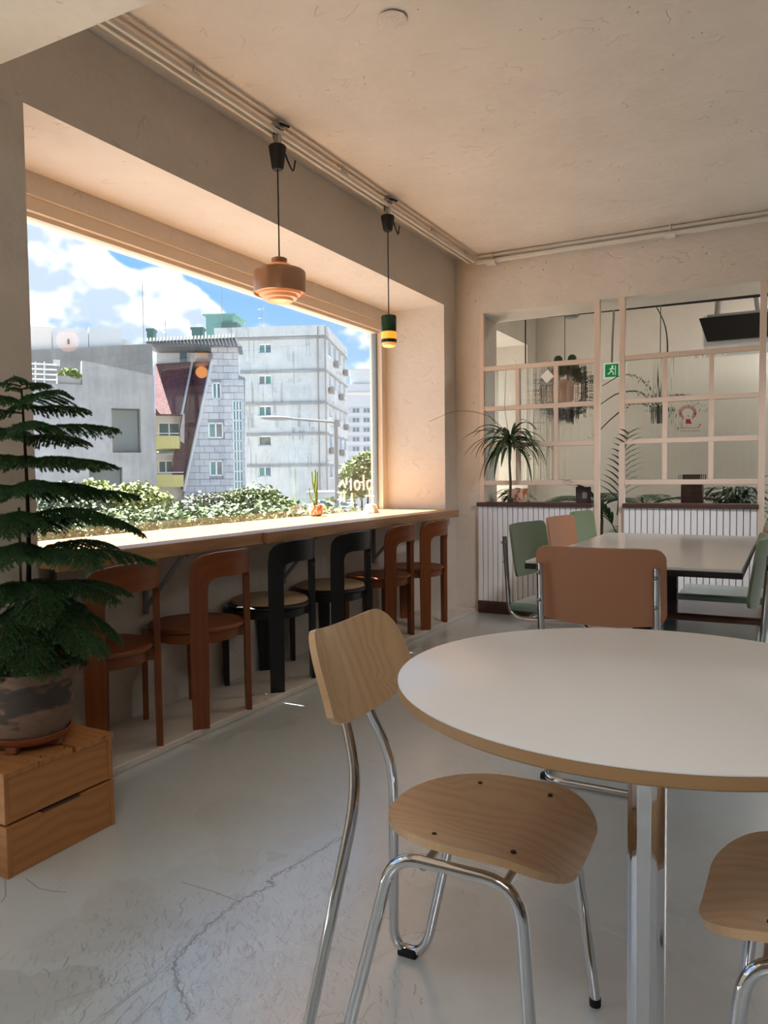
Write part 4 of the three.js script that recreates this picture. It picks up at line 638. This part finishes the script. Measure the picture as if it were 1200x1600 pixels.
function facade(name, label, px, depth, yaw, toward) {   // a Group on the ground whose local x runs along the front, z out of it
  const p = atDepth(px, 745, depth), n = toward ?? eye.clone().sub(p).setY(0).normalize().applyAxisAngle(V(0, 1, 0), yaw * PI / 180), o = thing(name, label, 'building', [p.x, GROUND, p.z], Math.atan2(n.x, n.z)), ux = V(n.z, 0, -n.x), p0 = V(p.x, 0, p.z);
  const uv = (x, y, back = 0) => { const q = onPlane(x, y, p0.clone().addScaledVector(n, -back), n); return [q.clone().sub(p0).dot(ux), q.y - GROUND]; };
  const rect = (x0, x1, y0, y1, back = 0) => { const a = uv((x0 + x1) / 2, y0, back)[1], b = uv((x0 + x1) / 2, y1, back)[1], c = uv(x0, (y0 + y1) / 2, back)[0], d = uv(x1, (y0 + y1) / 2, back)[0]; return [Math.min(c, d), Math.max(c, d), Math.max(0, Math.min(a, b)), Math.max(a, b)]; };
  return { o, n, uv, rect };
}
function wallSheet(outline, holes, thick, z = 0) { const s = new THREE.Shape(outline.map(([x, y]) => new THREE.Vector2(x, y))); for (const [a, b, c, d] of holes) { const h = new THREE.Path(); h.moveTo(a, c); h.lineTo(a, d); h.lineTo(b, d); h.lineTo(b, c); s.holes.push(h); } return metres(new THREE.ExtrudeGeometry(s, { depth: thick, bevelEnabled: false }).translate(0, 0, z - thick)); }
const rectOutline = ([a, b, c, d]) => [[a, c], [b, c], [b, d], [a, d]];
function farWindow(parent, [a, b, c, d], glass, back = 0.2, cols = 2, rows = 1, f = 0.06, fm = M.sash) {
  const w = part('window', [box(a, b, c, c + f, -back - 0.05, -back + 0.02), box(a, b, d - f, d, -back - 0.05, -back + 0.02), ...Array.from({ length: cols + 1 }, (_, k) => { const x = a + (b - a - f) * k / cols; return box(x, x + f, c, d, -back - 0.05, -back + 0.02); }), ...Array.from({ length: rows - 1 }, (_, k) => { const y = c + (d - c) * (k + 1) / rows; return box(a, b, y - f / 2, y + f / 2, -back - 0.05, -back + 0.02); })], fm, parent);
  for (let i = 0; i < cols; i++) for (let j = 0; j < rows; j++) part('pane', box(a + (b - a) * i / cols + 0.02, a + (b - a) * (i + 1) / cols - 0.02, c + (d - c) * j / rows, c + (d - c) * (j + 1) / rows, -back - 0.04, -back - 0.02), Array.isArray(glass) ? glass[(i + j) % glass.length] : glass, w);
  return w;
}
function prism(pts, off) {   // convex polygon with thickness
  const a = pts, b = pts.map((p) => p.clone().add(off)), pos = [], t = (...q) => q.forEach((v) => pos.push(v.x, v.y, v.z));
  for (let i = 1; i < a.length - 1; i++) { t(a[0], a[i], a[i + 1]); t(b[0], b[i + 1], b[i]); }
  for (let i = 0; i < a.length; i++) { const j = (i + 1) % a.length; t(a[i], b[i], a[j]); t(a[j], b[i], b[j]); }
  const g = new THREE.BufferGeometry(); g.setAttribute('position', new THREE.Float32BufferAttribute(pos, 3)); g.computeVertexNormals(); return metres(g);
}
{ // concrete house
  const { o, uv, rect } = facade('concrete_house', 'smooth grey concrete house with deep square windows', 150, 40, 6), L = uv(-60, 600)[0], R = uv(242, 640)[0];
  const w1 = rect(175, 220, 638, 707), w2 = rect(140, 192, 730, 790), top = uv(127, 601)[1];
  part('wall', wallSheet([[L, 0], [R, 0], [R, uv(241, 587)[1]], [uv(128, 563)[0], uv(128, 563)[1]], [uv(128, 601)[0], top], [L, top]], [w1, w2], 0.8), M.concrete, o);
  part('wall', box(L, uv(128, 601)[0], 0, top - 0.1, -6, -0.8), M.concrete, o); part('side_wall', box(R - 0.3, R, 0, uv(241, 592)[1], -7, -0.8), M.concrete, o);
  farWindow(o, w1, M.dullGlass, 0.55, 1, 1, 0.05, M.darkGrey); farWindow(o, w2, M.dullGlass, 0.55, 1, 1, 0.05, M.darkGrey);
  const pl = rect(90, 127, 587, 601); part('planter', box(pl[0], pl[1], pl[2], pl[3], -1.1, -0.1), M.concrete, o);
  for (let k = 0; k < 4; k++) { const y = uv(70, 592 - k * 8)[1]; part('handrail', rod(V(L, y, -0.3), V(pl[0], y, -0.3), 0.03), M.farWhite, o); } for (const x of [56, 70]) { const a = uv(x, 600), b = uv(x, 564); part('rail_post', rod(V(a[0], a[1], -0.3), V(b[0], b[1], -0.3), 0.035), M.farWhite, o); }
}
{ // long grey block with roof rooms behind it
  const { o, uv, rect } = facade('grey_block', 'long grey walled block with pale roof rooms behind the concrete house', 150, 50, 3), L = uv(-90, 600)[0];
  part('wall', wallSheet([[L, 0], [uv(238, 600)[0], 0], uv(238, 537), uv(52, 547), [L, uv(52, 547)[1]]], [], 6), M.concreteB, o);
  const a = rect(82, 139, 510, 546), b = rect(139, 193, 509, 544), c = rect(20, 82, 505, 548); part('roof_room', box(a[0], a[1], a[2], a[3], -5, -0.8), M.farWhite, o); part('roof_room', box(b[0] + 0.03, b[1], b[2], b[3], -5, -0.83), M.farWhite, o); part('roof_room', box(c[0], c[1] - 0.03, c[2], c[3], -5, -0.9), M.beigeWall, o);
  const d = rect(20, 74, 488, 506); part('stair_house', box(d[0], d[1], d[2], d[3] - 0.3, -5, -2), M.farWhite, o); part('ramp', prism([V(...uv(193, 520), -2), V(...uv(226, 533), -2), V(...uv(226, 540), -2), V(...uv(193, 540), -2)], V(0, 0, -2)), M.farWhite, o);
  const p = rect(83, 94, 562, 572), q = rect(94, 158, 560, 570); part('notice_board', box(p[0], p[1], p[2], p[3], 0, 0.06), M.farWhite, o);
  part('pipe', rod(V(uv(107, 520)[0], uv(107, 535)[1], -0.7), V(uv(107, 520)[0], uv(107, 527)[1], -0.7), 0.06), M.darkGrey, o);
}
{ // stone clad house with maroon mansard roof
  const { o, uv, rect } = facade('stone_house', 'pale stone clad house with maroon slanted roof and yellow balconies', 320, 57, -4);
  const pt = (x, y, z) => V(...uv(x, y, -z), z), wins = [rect(331, 346, 597, 624), rect(325, 349, 660, 685), rect(327, 349, 719, 744)], stair = rect(364, 380, 625, 768);
  const out = [uv(287, 850), uv(383, 850), uv(383, 590), uv(372, 586), uv(372, 538), uv(330, 540), uv(331, 566), uv(287, 768)].map(([x, y]) => [x, Math.max(0, y)]);
  part('wall', wallSheet(out, [...wins, stair], 0.5, -0.06), M.joint, o);
  const rows = 24, y0 = uv(340, 790)[1], y1 = uv(340, 540)[1], hgt = (y1 - y0) / rows, x0 = uv(287, 700)[0], x1 = uv(383, 700)[0], wdt = (x1 - x0) / 6, slab = box(0.015, wdt - 0.015, 0.02, hgt - 0.02, -0.06, 0);
  const rightAt = (y) => (y > uv(383, 590)[1] ? uv(372, 560)[0] : x1), leftAt = (y) => { const a = uv(331, 566), b = uv(287, 768); return y > a[1] ? uv(330, 560)[0] : a[0] + (b[0] - a[0]) * THREE.MathUtils.clamp((a[1] - y) / (a[1] - b[1]), 0, 1); };
  for (let j = 0; j < rows; j++) for (let i = -1; i < 7; i++) {
    const y = y0 + j * hgt, a = Math.max(x0 + (i + (j % 2) * 0.5) * wdt, leftAt(y)), b = Math.min(x0 + (i + 1 + (j % 2) * 0.5) * wdt, rightAt(y + hgt)); let runs = [[a, b]];
    for (const w of [...wins, stair]) if (y + hgt * 0.6 > w[2] && y + hgt * 0.4 < w[3]) runs = runs.flatMap(([p, q]) => [[p, Math.min(q, w[0])], [Math.max(p, w[1]), q]]);
    for (const [p, q] of runs) { if (q - p < 0.12) continue; const s = part('stone_panel', slab, (i * 7 + j * 3) % 3 ? M.stone : M.stoneB, o); s.position.set(p, y, 0); s.scale.x = (q - p) / wdt; }
  }
  for (const w of wins) farWindow(o, w, [M.tealGlass, M.dullGlass], 0.1, 2, 1, 0.12);
  farWindow(o, stair, M.tealGlass, 0.1, 3, 9, 0.1);
  part('upper_wall', wallSheet([uv(238, 570), uv(331, 566), uv(331, 538), uv(238, 540)], [], 5, -2.4), M.stone, o);
  const uw = rect(281, 292, 548, 566, 2.4); part('window', box(uw[0], uw[1], uw[2], uw[3], -2.42, -2.36), M.farGlass, o); const lp = rect(297, 332, 552, 566, 2.0); part('porch', box(lp[0], lp[1], lp[2], lp[3], -2.4, -1.9), M.stone, o);
  part('tower_wall', box(uv(330, 560)[0], uv(372, 560)[0], 0, y1, -6, -0.56), M.stone, o); part('side_wall', box(uv(372, 600)[0], x1, 0, uv(383, 590)[1], -5, -0.56), M.stone, o);
  part('roof_slope', prism([pt(241, 569, -2.2), pt(301, 565, -2.2), pt(284, 647, 0.3), pt(243, 647, 0.3)], V(0, -0.1, -0.35)), M.maroon, o, 'maroon shingle slope');
  part('roof_slope', prism([pt(301, 565, -2.2), pt(331, 565, -0.1), pt(287, 768, 0.4), pt(268, 738, 0.2), pt(284, 647, 0.3)], V(0, -0.1, -0.35)), M.maroon, o, 'maroon shingle side slope');
  part('roof_edge', [rod(pt(331, 564, 0), pt(287, 768, 0.45), 0.12), rod(pt(301, 564, -2.1), pt(284, 647, 0.35), 0.09)], M.farWhite, o, 'white edge strip');
  // eaves with ridge tiles
  part('eave', prism([pt(226, 534, 0.6), pt(368, 527, 0.6), pt(378, 541, 0.9), pt(366, 540, 0.7), pt(240, 541, 0.7)], V(0, 0, -4)), M.eave, o, 'grey tiled eave');
  for (let k = 0; k < 26; k++) part('ridge_tile', rod(pt(230 + k * 5.4, 535 - k * 0.24, 0.9), pt(230 + k * 5.4, 529.5 - k * 0.24, -0.4), 0.1, 6), M.tile, o);
  // balconies
  part('wall', wallSheet([uv(236, 850), uv(287, 850), uv(287, 645), uv(236, 645)].map(([x, y]) => [x, Math.max(0, y)]), [rect(245, 280, 659, 682), rect(245, 270, 719, 740)], 0.4, -0.5), M.beigeWall, o);
  for (const w of [rect(245, 280, 659, 682), rect(245, 270, 719, 740)]) farWindow(o, w, M.farGlass, 0.7, 2, 1, 0.1);
  for (const [x0_, x1_, a, b] of [[244, 280, 681, 701], [244, 287, 742, 761]]) { const r = rect(x0_, x1_, a, b, -0.5); part('balcony', [box(r[0], r[1], r[2], r[3], 0.45, 0.55), box(r[0], r[1], r[2], r[2] + 0.12, -0.5, 0.5), box(r[1] - 0.1, r[1], r[2], r[3], -0.5, 0.5)], M.yellow, o, 'yellow balcony parapet'); part('balcony_rail', rod(V(r[0], r[3] + 0.18, 0.5), V(r[1], r[3] + 0.18, 0.5), 0.04), M.sash, o); }
  const aw = rect(244, 270, 704, 711, -0.5); part('awning', prism([V(aw[0], aw[3], -0.5), V(aw[1], aw[3], -0.5), V(aw[1], aw[2], 0.5), V(aw[0], aw[2], 0.5)], V(0, 0.08, 0)), M.farWhite, o);
}
{ // tall white apartment block
  const P = atDepth(511, 745, 72), Q = atDepth(543, 745, 85.5), n = P.clone().sub(Q).setY(0).normalize(), D = P.clone().setY(0).distanceTo(Q.clone().setY(0)), { o, uv, rect } = facade('white_block', 'tall stained white apartment block with ledges between floors', 511, 72, 0, n);
  const top = uv(500, 509)[1], L = uv(337, 600)[0], wins = [[537, 552], [586, 601], [634, 650], [681, 697], [729, 745]].map(([a, b]) => rect(403, 424, a, b));
  part('wall', wallSheet([[L, 0], [0, 0], [0, top], [L, top]], wins, 0.5), M.stained, o);
  part('side_wall', box(-0.5, 0, 0, top, -D, -0.5), M.stained, o); part('rear_wall', box(L, -0.5, 0, top, -D, -D + 0.5), M.stained, o); part('roof', box(L, -0.02, top - 0.8, top - 0.5, -D + 0.02, -0.02), M.concrete, o);
  part('parapet', [box(L, 0.15, top - uv(430, 509)[1] + uv(430, 524)[1], top + 0.05, -0.2, 0.15), box(-0.05, 0.15, top - 0.95, top + 0.05, -D, 0.1)], M.stained, o);
  for (const y of [529, 581, 631, 679, 728]) { const v = uv(430, y)[1]; part('ledge', [box(L, 0.1, v - 0.12, v + 0.1, 0, 0.18), box(-0.02, 0.16, v - 0.1, v + 0.08, -D, 0.1)], M.concrete, o); }
  wins.forEach((w, k) => farWindow(o, w, k % 2 ? [M.dullGlass, M.tealGlass] : [M.tealGlass, M.farGlass], 0.2, k === 3 ? 1 : 2, 1, 0.1));
  for (const px of [497, 508.5]) part('drain_pipe', rod(V(uv(px, 510)[0], 0, 0.3), V(uv(px, 510)[0], top - 0.1, 0.3), 0.07), M.plasticGrey, o);
  for (let k = 0; k < 5; k++) for (let j = 0; j < 4; j++) { const y = wins[k][2] - 0.2, z = -1.2 - j * 3.2; const w = part('window', box(0.01, 0.06, y, y + 1.5, z - 1.7, z), M.sash, o); part('pane', [box(0.06, 0.08, y + 0.1, y + 1.4, z - 0.8, z - 0.1), box(0.06, 0.08, y + 0.1, y + 1.4, z - 1.6, z - 0.9)], M.farGlass, w); if ((k + j) % 2) part('outdoor_unit', box(0.1, 0.5, y - 0.6, y + 0.05, z - 1.2, z - 0.3), M.plasticGrey, o); }
  // roof structures
  const g = rect(322, 364, 493, 520, 4); part('water_tank', box(g[0], g[1], g[2] - 1, g[3], -8, -4), M.teal, o, 'green roof shed'); part('shed_roof', box(g[0] - 0.3, g[1] + 0.3, g[3], g[3] + 0.15, -8.2, -3.8), M.teal, o); const v = rect(345, 369, 503, 512, 3); part('vent_unit', box(v[0], v[1], v[2] - 0.6, v[3], -4.6, -3.2), M.darkTeal, o);
}
{ // far apartment tower
  const { o, uv, rect } = facade('apartment_tower', 'distant pale apartment tower with rows of windows', 562, 200, 0), L = uv(541, 640)[0], R = uv(600, 640)[0];
  part('wall', box(L, R, 0, uv(560, 600)[1], -14, 0), M.farWhite, o); part('upper_wall', box(L + 1, R, uv(560, 600)[1], uv(560, 577)[1], -13, -2), M.farWhite, o); part('roof', box(L, R + 1, uv(560, 577)[1], uv(560, 575)[1], -13.5, -1.5), M.stoneB, o);
  for (const py of [637, 652, 667, 682, 697, 712]) for (const [a, b] of [[544, 549], [549.5, 563], [566.5, 579], [582, 594]]) { const r = rect(a, b, py, py + 9); const w = part('window', box(r[0], r[1], r[2], r[3], 0, 0.15), M.stoneB, o); part('pane', [box(r[0] + 0.3, (r[0] + r[1]) / 2 - 0.1, r[2] + 0.2, r[3] - 0.2, 0.15, 0.2), box((r[0] + r[1]) / 2 + 0.1, r[1] - 0.3, r[2] + 0.2, r[3] - 0.2, 0.15, 0.2)], M.farGlass, w); }
  const b1 = rect(541, 600, 613, 617); part('band', box(b1[0], b1[1], b1[2], b1[3], 0, 0.2), M.beigeWall, o);
}
{ // low white building at the foot of the street
  const { o, uv, rect } = facade('street_kiosk', 'low white street building below the apartment block', 520, 60, 0), r = rect(484, 590, 772, 840); part('wall', box(r[0], r[1], 0, r[3], -5, 0), M.farWhite, o); part('roof', box(r[0] - 0.2, r[1] + 0.2, r[3], r[3] + 0.2, -5.2, 0.2), M.stoneB, o);
  for (const [a, b] of [[496, 516], [530, 552]]) { const q = rect(a, b, 780, 792); const w = part('window', box(q[0], q[1], q[2], q[3], 0, 0.05), M.sash, o); part('pane', box(q[0] + 0.1, q[1] - 0.1, q[2] + 0.1, q[3] - 0.1, 0.05, 0.08), M.farGlass, w); }
}
// aerials and roof vents
for (const [px, y0, y1, d, lab] of [[224.5, 442, 532, 53, 'tall thin roof aerial beside the tiled eave'], [347, 446, 494, 76, 'thin aerial on the green roof shed'], [409, 478, 512, 73, 'branched aerial on the white block'], [259, 502, 530, 60, 'small aerial with dish behind the tiled eave']]) {
  const a = atDepth(px, y1, d), b = atDepth(px, y0, d), t = thing('roof_aerial', lab, 'aerial', [a.x, a.y, a.z]); part('mast', rod(V(0, -1.2, 0), V(0, b.y - a.y, 0), d * 0.0005), M.plasticGrey, t);
  if (px > 400) part('rod', [0.3, 0.7].map((k) => rod(V(-0.4, (b.y - a.y) * k + 0.3, 0), V(0.3, (b.y - a.y) * k + 0.3, 0), 0.03)), M.plasticGrey, t);
  if (px === 259) part('dish', new THREE.SphereGeometry(0.3, 10, 6, 0, 7, 0, 1.1).rotateX(1.3).translate(0.2, 0.6, 0.2), M.farWhite, t);
}
for (const [x0, x1, y0, y1, d, lab] of [[231, 243, 515, 529, 61, 'small green vent box on the tiled roof'], [300, 320, 513, 526, 61, 'larger green vent box on the tiled roof']]) {
  const c = atDepth((x0 + x1) / 2, y1, d), s = d / FOCAL, t = thing('roof_vent', lab, 'vent', [c.x, c.y, c.z], 0.5); part('vent_body', box(-(x1 - x0) / 2 * s * 0.85, (x1 - x0) / 2 * s * 0.85, -0.9, (y1 - y0) * s * 0.7, -0.4, 0.4), M.darkTeal, t); part('cap', box(-(x1 - x0) / 2 * s, (x1 - x0) / 2 * s, (y1 - y0) * s * 0.7, (y1 - y0) * s, -0.5, 0.5), M.darkTeal, t);
}
{ // street lamp
  const p = atDepth(525, 700, 20), h = atDepth(525, 660, 20).y, e = atDepth(448, 654, 19.6), q = atDepth(415, 653, 19.5), t = thing('street_lamp', 'grey street lamp with long arm over the road', 'street lamp', [p.x, GROUND, p.z]), r = (v) => v.clone().sub(V(p.x, GROUND, p.z));
  part('pole', rod(V(0, 0, 0), V(0, h - GROUND + 0.05, 0), 0.055, 12), M.lampGrey, t); part('arm', rod(V(0, h - GROUND, 0), r(e), 0.035, 10), M.lampGrey, t); part('base', cyl(0.16, 0.1, 0.4, 12), M.lampGrey, t);
  const a = r(e), b = r(q), g = new THREE.SphereGeometry(1, 18, 10).scale(0.42, 0.06, 0.13), dir = b.clone().sub(a).normalize(); g.applyQuaternion(new THREE.Quaternion().setFromUnitVectors(V(1, 0, 0), dir)); const m = a.clone().add(b).multiplyScalar(0.5); part('lamp_head', g.translate(m.x, m.y, m.z), M.lampGrey, t);
}
// trees and shrubs: every crown is a cloud of single leaves
const leafQuad = (() => { const g = new THREE.BufferGeometry(); g.setAttribute('position', new THREE.Float32BufferAttribute([-0.5, 0, 0, 0, 0.08, 0.35, 0.5, 0, 0, -0.5, 0, 0, 0.5, 0, 0, 0, 0.08, -0.35], 3)); g.computeVertexNormals(); return g; })();
function tree(name, label, blobs, size, count, tint, seed, foot) {
  const r = mulberry(seed), c = blobs[0][0], t = thing(name, label, name === 'street_tree' ? 'tree' : 'shrub', [c.x, GROUND, c.z]), total = blobs.reduce((s, b) => s + b[1] * b[1], 0), list = [];
  for (const [p, R, sy] of blobs) { const n = Math.round(count * R * R / total); for (let k = 0; k < n; k++) { const u = V(r() * 2 - 1, r() * 2 - 1, r() * 2 - 1).normalize().multiplyScalar(R * (0.55 + 0.5 * r())); u.y *= sy; list.push(u.add(p).sub(t.position)); } }
  const f = new THREE.InstancedMesh(leafQuad, M.foliage, list.length), m = new THREE.Matrix4(), q = new THREE.Quaternion(), col = new THREE.Color();
  list.forEach((p, k) => { q.setFromEuler(new THREE.Euler((r() - 0.5) * 1.6, r() * 6.3, (r() - 0.5) * 1.6)); const s = size * (0.6 + 0.8 * r()); m.compose(p, q, V(s, s, s)); f.setMatrixAt(k, m); f.setColorAt(k, col.setRGB(tint[0], tint[1], tint[2]).multiplyScalar(0.65 + 0.7 * r())); });
  f.name = 'foliage'; f.userData = { kind: 'stuff' }; f.castShadow = f.receiveShadow = true; t.add(f);
  part('trunk', blobs.map(([p]) => sweep([V(0.2 * r(), 0, 0.2 * r()), V(p.x - c.x, p.y - GROUND - 1, p.z - c.z).multiplyScalar(0.5).setY((p.y - GROUND) * 0.5), V(p.x - c.x, p.y - GROUND, p.z - c.z)], 0.09, 6, 0.3)), M.bark, t);
}
const B = (px, py, d, r, sy = 0.8) => [atDepth(px, py, d), r, sy];
tree('street_tree', 'yellow green tree below the concrete house', [B(190, 800, 13, 0.62), B(235, 795, 13, 0.45), B(140, 800, 13, 0.6), B(150, 768, 13.4, 0.3), B(215, 775, 13.2, 0.35)], 0.1, 5200, [0.158, 0.190, 0.048], 21);
tree('street_tree', 'dark grey green tree next to the potted pine', [B(110, 800, 11, 0.55), B(80, 812, 11, 0.5), B(150, 825, 11, 0.45)], 0.08, 3800, [0.063, 0.089, 0.053], 22);
tree('street_shrub', 'low hedge along the pavement under the window', Array.from({ length: 12 }, (_, k) => B(60 + k * 42, 838 - k * 1.6, 9.5, 0.42)), 0.08, 7000, [0.076, 0.111, 0.043], 28);
tree('street_shrub', 'dusty shrub under the stone house', [B(285, 803, 14, 0.35), B(320, 795, 14.4, 0.42), B(262, 815, 14, 0.35)], 0.07, 3400, [0.105, 0.116, 0.089], 23);
tree('street_tree', 'green tree under the stair window of the stone house', [B(400, 790, 15, 0.55), B(350, 800, 15, 0.5), B(430, 800, 14.6, 0.42), B(370, 782, 15.4, 0.3)], 0.09, 5200, [0.105, 0.137, 0.048], 24);
tree('street_shrub', 'pale shrub at the foot of the marbled pot', [B(455, 812, 15, 0.35), B(480, 815, 15.5, 0.3), B(420, 820, 14, 0.4)], 0.07, 2600, [0.132, 0.158, 0.069], 25);
tree('street_tree', 'light green tree by the far tower above the lettering', [B(565, 745, 34, 1.0), B(577, 725, 34, 0.75), B(552, 760, 34, 0.75)], 0.2, 4200, [0.127, 0.190, 0.053], 26);
tree('street_shrub', 'bright green shrub on the concrete house terrace', [B(108, 583, 39.5, 0.45, 0.6), B(98, 587, 39.5, 0.3, 0.6), B(119, 587, 39.5, 0.3, 0.6)], 0.14, 900, [0.179, 0.237, 0.063], 27);

renderer.render(scene, camera);
